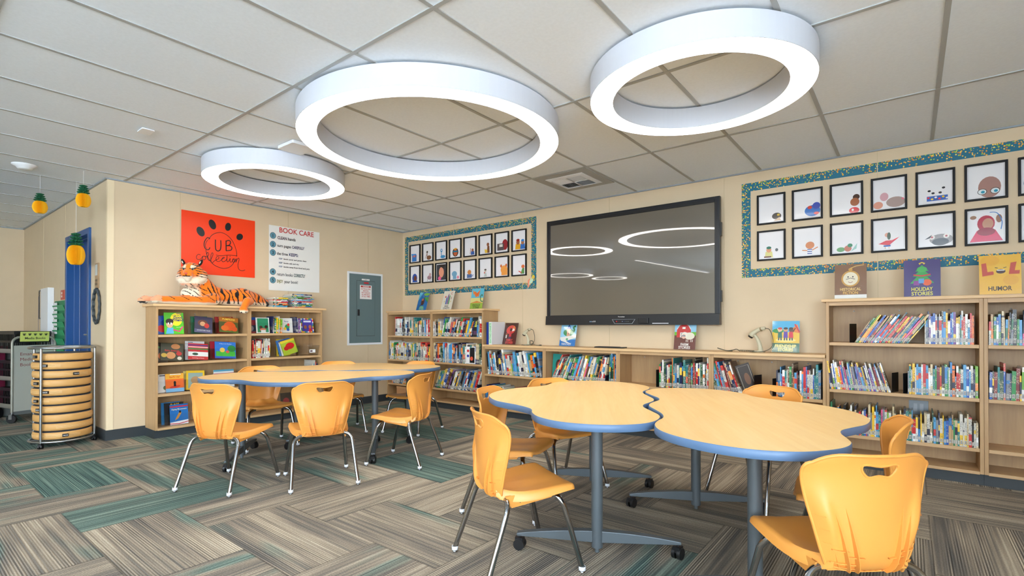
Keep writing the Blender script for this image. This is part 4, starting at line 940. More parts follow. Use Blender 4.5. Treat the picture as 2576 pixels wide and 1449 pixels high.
A = A_((90, 190, 214)); A.poly([(-.107, .0), (.107, .0), (.107, .15), (-.107, .15)], (230, 220, 140)); A.poly([(-.107, 0.001), (.107, 0.001), (.107, .08), (-.107, .08)], (150, 180, 50)); A.poly([(-.107, .08), (.0, .11), (.107, .08)], (220, 140, 60)); A.ell(-.03, .2, .02, .045, (240, 120, 40), .5); A.poly([(-.03, .2), (.04, .26), (.02, .16)], (236, 110, 40)); A.poly([(-.04, .22), (-.09, .26), (-.07, .19)], (240, 130, 50)); A.curve([(.107, .1), (.07, .11), (.06, .17), (.08, .19), (.09, .17)], .014, (30, 110, 80)); A.text('DINOSAUR', 0, .052, .026, (40, 50, 30), .02, .13); A.text('STORIES', 0, .020, .026, (40, 50, 30), .02, .105)
sign((1.67, -.17, TB), 0.02, A, 'dinosaur stories sign card, rightmost on the corner bookcase')
A = A_((74, 38, 34)); A.ell(0, .19, .075, .055, (226, 76, 66), .3); A.poly([(-.02, .07), (.02, .07), (.016, .17), (-.016, .17)], (206, 40, 50)); A.rect(-.018, .05, .0, .10, (40, 70, 120)); A.rect(.004, .05, .02, .10, (40, 70, 120)); A.ell(0, .19, .018, .02, (40, 26, 26)); A.ell(.045, .215, .016, .018, (226, 140, 60)); A.poly([(.02, .165), (.06, .18), (.055, .20), (.03, .205)], (240, 236, 230)); A.ell(-.06, .13, .014, .014, (180, 90, 60)); A.rect(-.07, .08, -.05, .12, (230, 226, 220)); A.text('FAMILY', 0, .056, .028, (236, 90, 80), .02, .10); A.text('STORIES', 0, .022, .028, (236, 90, 80), .02, .12)
sign((2.20, -.14, LB), -.02, A, 'dark red family stories sign card beside the white binder', tilt=.26)
A = A_((150, 208, 236)); A.poly([(-.107, .001), (.107, .001), (.107, .08), (-.107, .07)], (30, 120, 200)); A.ell(0, .16, .07, .045, (40, 140, 80)); A.curve([(.05, .14), (.075, .19), (.06, .22), (.09, .235)], .022, (40, 140, 80)); A.rect(-.022, .11, .022, .205, (214, 160, 130)); A.poly([(-.03, .205), (.03, .205), (0, .262)], (30, 96, 180)); A.rect(-.006, .14, .006, .156, (80, 50, 50)); A.poly([(-.107, .10), (.107, .135), (.107, .10), (-.02, .06), (.06, .02), (-.09, .06)], WH); A.ell(-.01, .08, .016, .014, (90, 170, 120)); A.text('FANTASY', -.01, .024, .026, WH, .02, .13)
sign((3.055, -.14, LB), -.02, A, 'light blue fantasy sign card with a castle and green dragon', tilt=.24)
A = A_((150, 206, 236)); A.rect(-.107, .001, .107, .14, (112, 58, 48)); A.rect(-.107, .14, .107, .175, (110, 190, 50)); A.poly([(-.085, .12), (.055, .12), (.055, .20), (.03, .24), (-.015, .262), (-.06, .24), (-.085, .20)], (206, 46, 46)); A.stroke([(-.085, .20), (-.06, .24), (-.015, .262), (.03, .24), (.055, .20)], .006, WH); A.rect(-.05, .12, .02, .17, WH); A.rect(-.038, .124, .008, .164, (60, 50, 50)); A.rect(-.03, .205, .0, .225, WH); A.ell(.045, .135, .05, .036, (240, 234, 214)); A.ell(-.005, .145, .03, .03, (244, 240, 226)); A.ell(-.012, .13, .02, .024, (226, 180, 160)); [A.stroke([(x, .10), (x, .075)], .008, (210, 200, 190)) for x in (.015, .03, .06, .075)]; [A.ell(x, .136, .006, .007, (60, 130, 160)) for x in (-.02, -.004)]; A.text('FARM', 0, .050, .026, WH, .022, .075); A.text('STORIES', 0, .020, .026, WH, .022, .115)
sign((4.41, -.14, LB), -.02, A, 'farm stories sign card with a red barn and a sheep', tilt=.18)
A = A_((240, 196, 40)); A.rect(-.107, .18, .107, .278, (70, 180, 226)); A.ell(-.06, .19, .045, .02, (50, 150, 60)); A.rect(-.107, .001, .107, .082, (24, 92, 56)); A.poly([(.03, .19), (.09, .25), (.107, .19), (.107, .17)], (236, 130, 40)); A.stroke([(.07, .25), (.107, .18)], .012, (206, 40, 40)); A.ell(0, .108, .08, .016, (250, 224, 120))
for x, c, hc, sk in ((-.045, (30, 110, 90), (206, 50, 40), (236, 190, 150)), (-.0, (90, 50, 160), (40, 30, 40), (210, 150, 110)), (.042, (214, 44, 60), (40, 26, 30), (90, 54, 40))): A.poly([(x-.018, .13), (x+.018, .13), (x+.014, .185), (x-.014, .185)], c); A.ell(x, .20, .018, .018, sk); A.ell(x, .212, .017, .010, hc); A.stroke([(x-.008, .13), (x-.01, .106)], .010, (30, 60, 90)); A.stroke([(x+.008, .13), (x+.01, .106)], .010, (30, 60, 90))
A.stroke([(-.065, .21), (-.05, .18)], .008, (236, 190, 150)); A.stroke([(.075, .215), (.056, .18)], .008, (90, 54, 40)); A.text('FRIENDSHIP', 0, .056, .027, (250, 234, 150), .022, .165); A.text('STORIES', 0, .024, .027, (250, 234, 150), .022, .118)
sign((5.30, -.14, LB), .0, A, 'friendship stories sign card with three children, right end of low bookcase', tilt=.12)
A = A_((130, 84, 40)); A.rect(-.107, .001, .107, .03, WH); A.ell(0, .16, .062, .066, (206, 150, 50)); A.ell(0, .16, .05, .054, (240, 228, 200)); A.ell(-.016, .175, .005, .006, K); A.ell(.016, .175, .005, .006, K); A.stroke([(-.03, .155), (0, .165), (.03, .155)], .004, K); A.curve([(-.015, .135), (0, .128), (.015, .135)], .004, (150, 60, 40)); A.ell(0, .235, .014, .012, (206, 150, 50)); A.stroke([(.0, .245), (.04, .262), (.09, .268)], .006, (226, 180, 90)); A.text('HISTORICAL', 0, .075, .022, (236, 200, 120), .022, .14); A.text('FICTION', 0, .046, .022, (226, 180, 90), .022, .10)
sign((5.785, -.24, TB), .02, A, 'brown historical fiction sign card with a smiling pocket watch', tilt=.1)
A = A_((58, 36, 116)); A.poly([(-.07, .10), (.07, .10), (.03, .15), (.055, .15), (.02, .19), (.04, .19), (0, .24), (-.04, .19), (-.02, .19), (-.055, .15), (-.03, .15)], (40, 160, 70)); A.ell(0, .205, .03, .022, (60, 180, 84)); A.poly([(-.012, .24), (0, .262), (.012, .24), (.02, .252), (-.02, .252)], (246, 206, 60)); A.stroke([(-.05, .165), (0, .155), (.05, .165)], .010, (214, 36, 46)); A.ell(.03, .105, .026, .024, (240, 96, 40)); A.rect(-.05, .085, -.015, .12, (140, 50, 150)); A.rect(-.02, .10, .012, .135, (90, 160, 220)); A.text('HOLIDAY', 0, .056, .027, (236, 224, 90), .022, .125); A.text('STORIES', 0, .022, .027, (236, 224, 90), .022, .125)
sign((6.232, -.24, TB), .01, A, 'purple holiday stories sign card with a decorated tree', tilt=.1)
A = A_((246, 190, 36)); A.ell(-.05, .24, .05, .035, (240, 176, 30)); A.ell(.055, .10, .04, .035, (240, 176, 30)); A.poly([(-.095, .22), (-.07, .225), (-.063, .16), (-.03, .165), (-.032, .14), (-.09, .13)], (206, 70, 40)); A.poly([(.055, .22), (.085, .225), (.075, .165), (.10, .165), (.098, .14), (.045, .14)], (206, 70, 40)); A.ell(.005, .175, .042, .038, (246, 196, 50)); A.ell(.005, .162, .024, .016, (70, 30, 24)); A.rect(-.014, .166, .024, .174, WH); A.stroke([(-.025, .19), (-.01, .186)], .004, K); A.stroke([(.018, .186), (.034, .19)], .004, K); A.text('HUMOR', 0, .042, .030, (60, 40, 20), .022, .12)
sign((6.655, -.24, TB), .01, A, 'yellow humor sign card with a laughing face', tilt=.1)
# binder standing on the low bookcase
r = empty('ring_binder', (1.990, -.15, LB), 0, 'white binder with a green lettered spine at the low bookcase end', 'binder')
MB().box((.0, -.13, 0), (.055, -.127, .285)).box((0, -.13, 0), (.004, .13, .285)).box((.051, -.127, 0), (.055, .13, .285)).build('binder_cover', mat('binder_white', (226, 226, 230), .35), r)
MB().box((.008, -.115, .006), (.047, .12, .275)).build('page_block', M_PAGE, r)
A = Art(.0004); A.rect(.006, .01, .050, .275, (198, 230, 200)); A.text('SEATING CHARTS', .028, .143, .026, (60, 150, 90), .012, .25, rot=PI/2); A.build('spine_label', r, (0, -.1302, 0))
r = empty('ring_binder', (1.950, -.15, LB), 0, 'thin dark blue binder squeezed left of the white binder', 'binder')
MB().box((.0, -.125, 0), (.034, -.122, .28)).box((0, -.125, 0), (.003, .125, .28)).box((.031, -.122, 0), (.034, .125, .28)).build('binder_cover', mat('binder_blue', (28, 54, 140), .35), r)
MB().box((.005, -.115, .006), (.029, .12, .27)).build('page_block', M_PAGE, r)
# barcode scanners on curved stands
M_SCAN = mat('scanner_cream', (196, 190, 162), .4)
def scanner(loc, rz, label, sc=1.):
    r = empty('barcode_scanner', loc, rz, label, 'barcode scanner', 'cream barcode scanners'); r.scale = (sc, sc, sc)
    MB().lathe([(0, 0), (.052, 0), (.050, .008), (.02, .014), (0, .015)], 28).build('stand_base', M_SCAN, r)
    n = 12; vs = []; fs = []; P = [(.018, .008), (.012, .05), (0, .09), (-.018, .125), (-.038, .150)]
    pts = [cubic([(a, b) for a, b in P], k/n) for k in range(n+1)]; rad = [.020-.009*k/n for k in range(n+1)]
    MB().tube([(a, 0, b) for a, b in pts], rad, 12).build('stand_neck', M_SCAN, r)
    hd = [(-.062, .128), (-.052, .142), (-.035, .160), (-.005, .182), (.03, .196), (.055, .198)]
    MB().tube([(a, 0, b) for a, b in [cubic(hd, k/14) for k in range(15)]], [.013, .021, .024, .024, .023, .022, .020, .018, .0175, .017, .017, .016, .0155, .015, .012], 14).build('scanner_body', M_SCAN, r)
    MB().tube([(-.066, 0, .122), (-.058, 0, .134)], [.019, .0225], 14).build('scan_window', M_BLACK, r)
    MB().tube([(.016, 0, .189), (.026, 0, .193)], .0182, 14).build('trigger_band', mat('scanner_brown', (128, 108, 76), .4), r)
    cab = [(.055, 0, .198), (.085, .0, .190), (.105, .0, .15), (.115, 0, .09), (.10, 0, .04), (.06, -.02, .012), (.02, -.045, .0045), (-.05, -.06, .004)]
    cc = [cubic(cab, k/40) for k in range(41)]; MB().tube(cc, .0028, 8).build('cable', M_BLACK if sc < 1 else mat('cable_brown', (84, 80, 66), .5), r)
    return r
s1 = scanner((2.505, -.15, LB), -.1, 'small cream barcode scanner on a stand, between family and fantasy signs', .98)
cl = []
for k in range(46):
    t = k/45*4*PI; cl.append((.095+.026*math.cos(t), -.035+.012*math.sin(t*.5), .033+.026*math.sin(t)+.003*k/45))
cl += [(.13, -.03, .012), (.17, -.03, .005), (.21, -.02, .004)]
MB().tube(cl, .0032, 8).tube([(.205, -.02, .005), (.235, -.015, .007)], .007, 8).build('coiled_cable', mat('cable_grey', (96, 94, 82), .5), s1)
s2 = scanner((5.085, -.15, LB), -.12, 'larger cream barcode scanner with a coiled cord near the friendship sign', 1.08)
co = []
for k in range(200):
    t = k/199; co.append((-.015-.12*t, -.055+.0065*math.cos(t*2*PI*16), .0095+.0065*math.sin(t*2*PI*16)))
MB().tube(co, .0019, 5).build('coiled_cable', mat('cable_brown', (84, 80, 66), .5), s2)
lp = [(-.135, -.055, .010), (-.16, -.05, .02), (-.19, -.05, .012), (-.24, -.055, .006), (-.30, -.05, .02), (-.325, -.04, .026), (-.30, -.06, .02), (-.24, -.045, .004), (-.19, -.06, .004)]
MB().tube([cubic(lp, k/50) for k in range(51)], .0035, 8).build('cable', mat('cable_brown', (84, 80, 66), .5), s2)
# keyboard
r = empty('keyboard', (3.625, -.17, LB), .0, 'flat black keyboard lying on the low bookcase under the television', 'keyboard')
MB().rbox((-.17, -.055, 0), (.17, .055, .010), .01).build('keyboard_body', M_BLACK, r, bevel=.002)
kb = MB()
for a in range(5):
    for c in range(15): kb.box((-.158+c*.0172, -.044+a*.0176, .010), (-.158+c*.0172+.0145, -.044+a*.0176+.0145, .0125))
kb.build('key_field', mat('key_grey', (58, 58, 62), .5), r); MB().rbox((.105, -.045, .010), (.16, .045, .011), .004).build('touchpad', mat('touchpad_grey', (74, 74, 78), .3), r)
# box and wall outlets seen inside the shelves
r = empty('cardboard_box', (.35, -.24, .1005), 0, 'small tan box on the lowest shelf of the corner bookcase', 'box')
MB().box((-.16, -.03, 0), (.16, .12, .125)).build('box_body', mat('cardboard_tan', (196, 144, 96), .7), r, bevel=.002); MB().box((-.162, -.032, .1), (.162, .122, .127)).build('box_lid', mat('cardboard_lid', (206, 156, 106), .7), r)
for x, z, lab in ((6.21, .48, 'grey outlet plate inside the tall right bookcase'), (2.56, .455, 'pale outlet plate inside the first low bookcase')):
    r = empty('outlet_plate', (x, -.0165, z), 0, lab, 'outlet'); MB().box((-.06, -.004, -.055), (.06, 0, .055)).build('cover_plate', mat('plate_grey', (150, 158, 164), .4), r, bevel=.002)
    MB().box((-.03, -.006, -.03), (-.008, -.004, .03)).box((.008, -.006, -.03), (.03, -.004, .03)).build('socket_face', mat('plate_light', (176, 182, 186), .4), r)
# ================================================================== display bookcase: clear bins and face-out books
def bin_(y0, wd, z, label, lab=False):
    r = empty('acrylic_bin', (.012, y0, z+.0005), PI/2, label, 'book bin', 'clear acrylic book bins'); t = .003
    yb, yf = -.115, -.250; h_ = .125
    m = MB().box((0, yf+.02, 0), (wd, yb, t)).box((0, yb-t, 0), (wd, yb, h_+.02))
    m.add([(0, yf+.02, 0), (wd, yf+.02, 0), (wd, yf-.025, h_), (0, yf-.025, h_), (0, yf+.02-t, 0), (wd, yf+.02-t, 0), (wd, yf-.025-t, h_), (0, yf-.025-t, h_)], [(0,1,2,3)[::-1],(4,5,6,7),(0,4,7,3),(1,2,6,5),(3,7,6,2),(0,1,5,4)])
    for x in (0, wd-t): m.add([(x, yf+.02, 0), (x, yb, 0), (x, yb, h_), (x, yf-.025, h_), (x+t, yf+.02, 0), (x+t, yb, 0), (x+t, yb, h_), (x+t, yf-.025, h_)], [(0,1,2,3),(4,7,6,5),(0,4,5,1),(2,6,7,3),(3,7,4,0),(1,5,6,2)])
    m.build('clear_tray', M_CLEAR, r)
    if lab: A = Art(.0004); A.rect(wd*.40, .035, wd*.75, .075, (236, 234, 230)); A.rect(wd*.44, .045, wd*.58, .065, (90, 60, 70)); A.build('bin_label', r, (0, yf-.022, 0))
for y0, wd, z, lb in ((-3.00, .235, 1.030, 'empty-fronted clear bin around the dark adventure book'), (-2.755, .25, 1.030, 'clear bin holding the pumpkin book'), (-3.32, .24, .748, 'clear bin holding the baby animal books'), (-3.07, .26, .748, 'clear bin with red and white striped books'), (-2.80, .29, .748, 'clear bin with the blue and green meadow book'),
                      (-3.32, .245, .437, 'clear bin holding the orange surfing book'), (-3.06, .25, .437, 'clear bin with the yellow bordered books'), (-2.79, .27, .437, 'clear bin with pale books behind the left table'), (-3.30, .27, .100, 'clear bin on the bottom shelf with blue book'),
                      (-2.40, .24, 1.030, 'clear bin with the green classroom book'), (-2.05, .19, 1.030, 'clear bin with the white party book'), (-1.81, .235, 1.030, 'clear bin with the purple rainbow bordered book'), (-2.13, .29, .748, 'clear bin holding the leaning yellow green book')):
    bin_(y0, wd, z, lb)
bin_(-1.80, .225, .748, 'empty clear bin with a white label', True)
def face_book(y0, wd, h_, z, col, art, label, out=.195, tilt=.22, roll=0., th=.008, rz=0., frame='left', grp='face-out books in the display bookcase'):
    r = empty('book', (0, 0, 0), 0, label, 'book', grp)
    r.matrix_world = Matrix.Translation((out, y0+wd/2, z+.004+abs(math.sin(roll))*wd/2) if frame == 'left' else (y0+wd/2, -out, z+.004)) @ Matrix.Rotation(frame_T(frame)+rz, 4, 'Z') @ Matrix.Rotation(-tilt, 4, 'X') @ Matrix.Rotation(roll, 4, 'Y')
    c = .0018; cv = MB().box((-wd/2, 0, 0), (wd/2, c, h_)).box((-wd/2, th-c, 0), (wd/2, th, h_)).box((-wd/2, c, 0), (-wd/2+c, th-c, h_))
    cv.build('cover', paint(col), r); MB().box((-wd/2+c*1.1, c*1.05, .002), (wd/2-.003, th-c*1.05, h_-.002)).build('page_block', M_PAGE, r)
    if art: A = Art(.00015, .3); A.W = wd; A.H = h_; art(A, wd/2, h_); A.build('cover_artwork', r)
W_ = (240, 240, 236)
def a_good(A, w, h):
    A.ell(.25*w, .68*h, .62*w, .30*h, (244, 226, 40)); A.poly([(-w, 0), (w, 0), (w, .45*h), (.3*w, .3*h), (-w, .35*h)], (90, 196, 44)); A.rect(.25*w, .93*h, .8*w, .97*h, (206, 120, 110)); A.text('I Can Be a', .3*w, .87*h, .013, (40, 50, 90), .01, .07); A.text('Good', .42*w, .78*h, .028, (28, 40, 110), .03, .08); A.text('Friend', .42*w, .66*h, .028, (28, 40, 110), .03, .095)
    A.poly([(-.85*w, .02*h), (-.05*w, .02*h), (-.1*w, .3*h), (-.7*w, .3*h)], (90, 180, 226)); A.ell(-.45*w, .48*h, .36*w, .19*h, (232, 180, 140)); A.ell(-.45*w, .59*h, .40*w, .13*h, (44, 28, 26)); A.ell(-.58*w, .49*h, .08*w, .05*h, (250, 250, 250)); A.ell(-.3*w, .49*h, .08*w, .05*h, (250, 250, 250)); A.stroke([(-.1*w, .2*h), (.5*w, .12*h), (.9*w, .35*h)], .014, (214, 60, 120)); A.text('story book', .5*w, .32*h, .008, W_, .0, .05)
face_book(-3.255, .175, .222, 1.030, (84, 190, 42), a_good, 'bright green good friend book, leftmost face-out on the top shelf', .24, .12)
face_book(-3.32, .13, .19, 1.030, (40, 90, 190), lambda A, w, h: (A.ell(0, .3*h, .8*w, .2*h, (206, 40, 44)), A.ell(.2*w, .6*h, .5*w, .15*h, (30, 60, 150)), A.rect(.3*w, .7*h, .9*w, .9*h, (220, 180, 50))), 'blue and red book peeking out behind the green one', .20, .15)
face_book(-2.985, .165, .185, 1.032, (24, 100, 66), lambda A, w, h: A.text('World of Stories', 0, .92*h, .010, W_, 0, .11), 'dark green book standing behind the dark adventure book', .16, .15)
face_book(-2.975, .175, .180, 1.030, (58, 56, 84), lambda A, w, h: (A.ell(-.1*w, .6*h, .55*w, .2*h, (110, 60, 40)), A.ell(-.1*w, .55*h, .3*w, .14*h, (226, 170, 120)), A.ell(.35*w, .45*h, .28*w, .15*h, (214, 50, 40)), A.rect(-w, 0, w, .22*h, (90, 92, 130)), A.text('ADVENTURE TALES', 0, .14*h, .012, W_, 0, .13)), 'dark adventure book leaning in a clear bin, top shelf', .215, .3, .12)
face_book(-2.745, .19, .185, 1.032, (150, 30, 26), lambda A, w, h: A.rect(-.6*w, .9*h, .8*w, .96*h, (220, 200, 170)), 'dark red book standing behind the pumpkin book', .16, .15)
face_book(-2.73, .20, .175, 1.030, (84, 92, 40), lambda A, w, h: (A.rect(-w, .7*h, w, h, (180, 110, 40)), A.ell(.1*w, .42*h, .62*w, .30*h, (232, 92, 30)), A.ell(-.4*w, .28*h, .4*w, .18*h, (236, 110, 34)), A.ell(.6*w, .25*h, .3*w, .16*h, (226, 84, 28)), A.rect(-w, 0, w, .1*h, (90, 110, 40)), A.text('PUMPKINS', 0, .87*h, .020, (250, 220, 90), .02, .15)), 'pumpkins book leaning in a clear bin, top shelf', .215, .3, .1)
face_book(-2.42, .10, .185, 1.030, (150, 40, 56), lambda A, w, h: (A.rect(-w, .1*h, w, .5*h, (40, 50, 70)), A.ell(0, .3*h, .5*w, .16*h, (150, 140, 150)), A.rect(-w, .82*h, w, h, (34, 80, 170))), 'red and blue book by the divider, right display unit', .19, .12)
face_book(-2.335, .155, .182, 1.030, (232, 234, 230), lambda A, w, h: (A.rect(-.8*w, .05*h, .85*w, .95*h, (44, 140, 100)), A.ell(-.3*w, .38*h, .25*w, .10*h, (70, 46, 40)), A.ell(.5*w, .40*h, .25*w, .10*h, (60, 40, 36)), A.ell(.0, .22*h, .5*w, .10*h, (206, 120, 90)), A.rect(-.3*w, .03*h, .4*w, .2*h, (226, 226, 220))), 'green and white classroom book, right display unit top shelf', .23, .14)
face_book(-2.04, .150, .178, 1.030, (236, 236, 230), lambda A, w, h: (A.text('Party', 0, .78*h, .018, (60, 80, 150), .02, .08), A.ell(.1*w, .4*h, .4*w, .18*h, (60, 160, 90)), A.ell(.3*w, .55*h, .2*w, .1*h, (230, 60, 60)), A.ell(-.3*w, .28*h, .25*w, .10*h, (240, 200, 50)), A.ell(.2*w, .22*h, .25*w, .10*h, (50, 100, 190))), 'white picture book with bright shapes, right display unit', .22, .14)
def a_rain(A, w, h):
    cs = [(236, 60, 90), (250, 190, 40), (60, 170, 90), (60, 120, 220), (240, 240, 240)]
    for k in range(8): q = -w+2*w*k/8; A.rect(q, 0, q+w/4, .08*h, cs[k % 5]); A.rect(q, .92*h, q+w/4, h, cs[(k+2) % 5])
    for k in range(9): q = h*k/9; A.rect(-w, q, -.82*w, q+h/9, cs[(k+1) % 5]); A.rect(.82*w, q, w, q+h/9, cs[(k+3) % 5])
    A.rect(-.6*w, .72*h, .6*w, .84*h, (230, 230, 250)); A.ell(-.35*w, .38*h, .24*w, .13*h, (150, 90, 60)); A.ell(.4*w, .40*h, .24*w, .13*h, (190, 110, 80)); A.poly([(.1*w, .08*h), (.75*w, .08*h), (.6*w, .28*h), (.25*w, .28*h)], (214, 40, 50))
face_book(-1.785, .165, .178, 1.030, (74, 60, 170), a_rain, 'purple book with a rainbow checked border', .23, .16)
face_book(-3.315, .10, .20, .748, (60, 50, 44), lambda A, w, h: (A.ell(0, .3*h, .7*w, .2*h, (226, 120, 60)), A.rect(-w, .7*h, w, .8*h, (60, 120, 60))), 'dark book at the left edge of the second display shelf', .21, .3, .08)
face_book(-3.285, .205, .185, .748, (58, 60, 40), lambda A, w, h: (A.ell(.3*w, .82*h, .4*w, .15*h, (190, 120, 60)), A.ell(-.1*w, .3*h, .4*w, .2*h, (220, 150, 90)), A.ell(.6*w, .42*h, .25*w, .12*h, (200, 40, 40)), A.ell(-.7*w, .3*h, .25*w, .12*h, (220, 180, 60)), A.ell(.65*w, .15*h, .2*w, .1*h, (230, 220, 200)), A.text('Baby Animals', 0, .58*h, .017, (210, 40, 40), .02, .17)), 'baby animals book in a clear bin, second shelf', .225, .3, .1)
face_book(-3.045, .185, .20, .748, (222, 220, 218), lambda A, w, h: (A.rect(-.7*w, .92*h, -.2*w, .95*h, K), A.rect(-w, .84*h, w, .86*h, (120, 120, 130))), 'pale grey book at the back of the striped stack', .17, .2, .06)
face_book(-3.035, .19, .175, .748, (206, 32, 40), lambda A, w, h: (A.rect(-w, .86*h, w, .92*h, (40, 60, 140)), A.rect(-w, .76*h, w, .80*h, W_), A.rect(-w, .62*h, w, .70*h, (40, 130, 60)), A.rect(-w, .2*h, w, .48*h, W_), A.ell(-.3*w, .34*h, .3*w, .08*h, (40, 80, 60)), A.text('Learning at Home', 0, .1*h, .011, W_, 0, .12)), 'red, white and green striped book in a clear bin', .225, .3, .1)
face_book(-2.775, .215, .185, .748, (40, 120, 210), lambda A, w, h: (A.rect(-.9*w, .12*h, .95*w, .42*h, (70, 180, 60)), A.ell(.6*w, .6*h, .4*w, .2*h, (40, 130, 60)), A.ell(-.3*w, .5*h, .25*w, .14*h, (240, 196, 80)), A.ell(.2*w, .4*h, .16*w, .09*h, (220, 90, 80)), A.text('A Day in the Meadow', 0, .88*h, .010, W_, .0, .17), A.rect(-w, 0, w, .1*h, (30, 90, 190))), 'blue and green meadow book in a clear bin', .225, .25, .08)
face_book(-2.80, .20, .19, .748, (180, 30, 50), None, 'red book standing behind the meadow book', .16, .15, .04)
face_book(-2.06, .17, .205, .748, (222, 190, 50), lambda A, w, h: A.rect(-.8*w, .1*h, .8*w, .9*h, (90, 96, 50)), 'yellow bordered book at the back of the leaning pile', .16, .1)
face_book(-2.04, .175, .19, .748, (60, 120, 190), None, 'blue book leaning behind the yellow green one', .185, .15, -.2)
face_book(-2.02, .185, .185, .748, (226, 226, 228), lambda A, w, h: A.rect(-w, .9*h, w, h, (70, 70, 130)), 'white book leaning just behind the yellow green one', .205, .15, -.2)
face_book(-2.005, .185, .180, .748, (176, 196, 50), lambda A, w, h: (A.rect(-w, .84*h, w, h, (246, 220, 60)), A.ell(.15*w, .55*h, .62*w, .22*h, (206, 30, 34)), A.ell(-.4*w, .45*h, .35*w, .14*h, (206, 30, 34))), 'yellow green book with a red shape, leaning right', .225, .15, -.26)
face_book(-2.21, .02, .195, .748, (240, 150, 40), None, 'thin orange book leaning at the end of the white row', .24, .02, -.10, .03)
face_book(-3.30, .11, .185, .437, (232, 230, 224), lambda A, w, h: (A.rect(-.6*w, .9*h, .7*w, .95*h, K), A.ell(.3*w, .25*h, .4*w, .12*h, (120, 130, 90))), 'white book left of the orange surfing book', .20, .15)
face_book(-3.235, .165, .188, .437, (240, 110, 40), lambda A, w, h: (A.rect(-w, .7*h, w, h, (248, 180, 60)), A.rect(-w, 0, w, .2*h, (120, 180, 220)), A.ell(0, .28*h, .6*w, .07*h, (214, 60, 44), .15), A.ell(0, .5*h, .14*w, .09*h, (26, 26, 34)), A.rect(-.12*w, .3*h, .12*w, .44*h, (26, 26, 34)), A.text("Surf's Up!", 0, .82*h, .017, (220, 70, 30), .02, .13), A.rect(-.5*w, .93*h, .7*w, .97*h, (240, 240, 240))), "orange surfing book with a dark little surfer", .225, .15)
face_book(-3.05, .175, .20, .437, (240, 196, 40), lambda A, w, h: (A.rect(-.78*w, .08*h, .8*w, .88*h, (150, 170, 160)), A.ell(0, .5*h, .5*w, .2*h, (180, 140, 100))), 'yellow bordered magazine in the middle bin, third shelf', .215, .15, .05)
face_book(-3.06, .17, .195, .437, (236, 210, 120), None, 'cream book behind the yellow bordered magazine', .17, .15, .03)
face_book(-2.77, .21, .195, .437, (220, 224, 220), lambda A, w, h: (A.rect(-w, .9*h, w, h, (80, 160, 190)), A.rect(-w, .7*h, w, .8*h, (200, 80, 90))), 'pale book in the third shelf bin, mostly behind the table', .2, .15)
face_book(-3.25, .17, .225, .100, (50, 130, 190), None, 'light blue book at the back of the bottom bin', .15, .1)
face_book(-3.23, .175, .22, .100, (30, 30, 34), lambda A, w, h: A.text('FLAGS', .1*w, .92*h, .02, (240, 190, 50), .02, .1), 'black book behind the ski book, bottom shelf', .18, .12)
face_book(-3.195, .165, .205, .100, (34, 110, 180), lambda A, w, h: (A.rect(-w, .86*h, w, .92*h, (206, 40, 50)), A.poly([(-w, 0), (w, 0), (w, .2*h), (-w, .12*h)], (236, 240, 244)), A.stroke([(-w, .06*h), (0, .03*h), (w, .1*h)], .008, (206, 40, 50)), A.text('Zigzag Movement', 0, .76*h, .014, (236, 230, 190), .01, .14), A.poly([(-.5*w, .2*h), (-.1*w, .3*h), (.3*w, .58*h), (.0, .6*h)], (206, 140, 60)), A.ell(.1*w, .62*h, .12*w, .06*h, (40, 34, 34))), 'blue zigzag skiing book, bottom shelf of the display bookcase', .225, .12)
face_book(-2.02, .13, .20, .100, (70, 60, 50), lambda A, w, h: A.ell(0, .5*h, .6*w, .2*h, (150, 60, 60)), 'dark book seen under the left table on the bottom shelf', .2, .15)
G_ = 'face-out books on the low and corner shelves'
face_book(2.885, .16, .275, .515, (30, 140, 130), lambda A, w, h: (A.ell(0, .55*h, .45*w, .22*h, (60, 36, 30)), A.ell(0, .52*h, .30*w, .16*h, (120, 74, 52)), A.poly([(-.7*w, .0), (.7*w, .0), (.4*w, .32*h), (-.4*w, .32*h)], (190, 50, 40))), 'teal book with a portrait, facing out at the left of the second low bookcase', .19, .10, 0, .008, .0, 'back', G_)
face_book(1.715, .085, .25, .974, (30, 34, 30), lambda A, w, h: (A.rect(-.8*w, .5*h, .6*w, .8*h, (200, 206, 80)), A.text('FJ', 0, .65*h, .03, K, .02, .05), A.rect(-.8*w, .1*h, .8*w, .3*h, (90, 60, 90))), 'dark book facing out near the right end, corner bookcase top shelf', .275, .02, 0, .008, .0, 'back', G_)
face_book(1.60, .17, .22, .624, (232, 232, 228), lambda A, w, h: (A.rect(-.1*w, .05*h, .9*w, .95*h, (24, 26, 32)), A.ell(-.45*w, .75*h, .25*w, .08*h, (206, 40, 50)), A.ell(-.45*w, .45*h, .25*w, .08*h, (40, 60, 160)), A.ell(.3*w, .3*h, .3*w, .12*h, (226, 90, 60))), 'white and black book facing out, corner bookcase second shelf', .292, .02, 0, .006, .0, 'back', G_)
face_book(4.995, .12, .27, .515, (58, 48, 42), lambda A, w, h: (A.stroke([(-.8*w, .06*h), (.8*w, .06*h), (.8*w, .94*h), (-.8*w, .94*h), (-.8*w, .06*h)], .003, (190, 180, 160)), A.ell(.1*w, .5*h, .4*w, .2*h, (120, 84, 60))), 'dark brown book leaning beside the bookend, fourth low bookcase', .25, .0, -.33, .012, .45, 'back', G_)
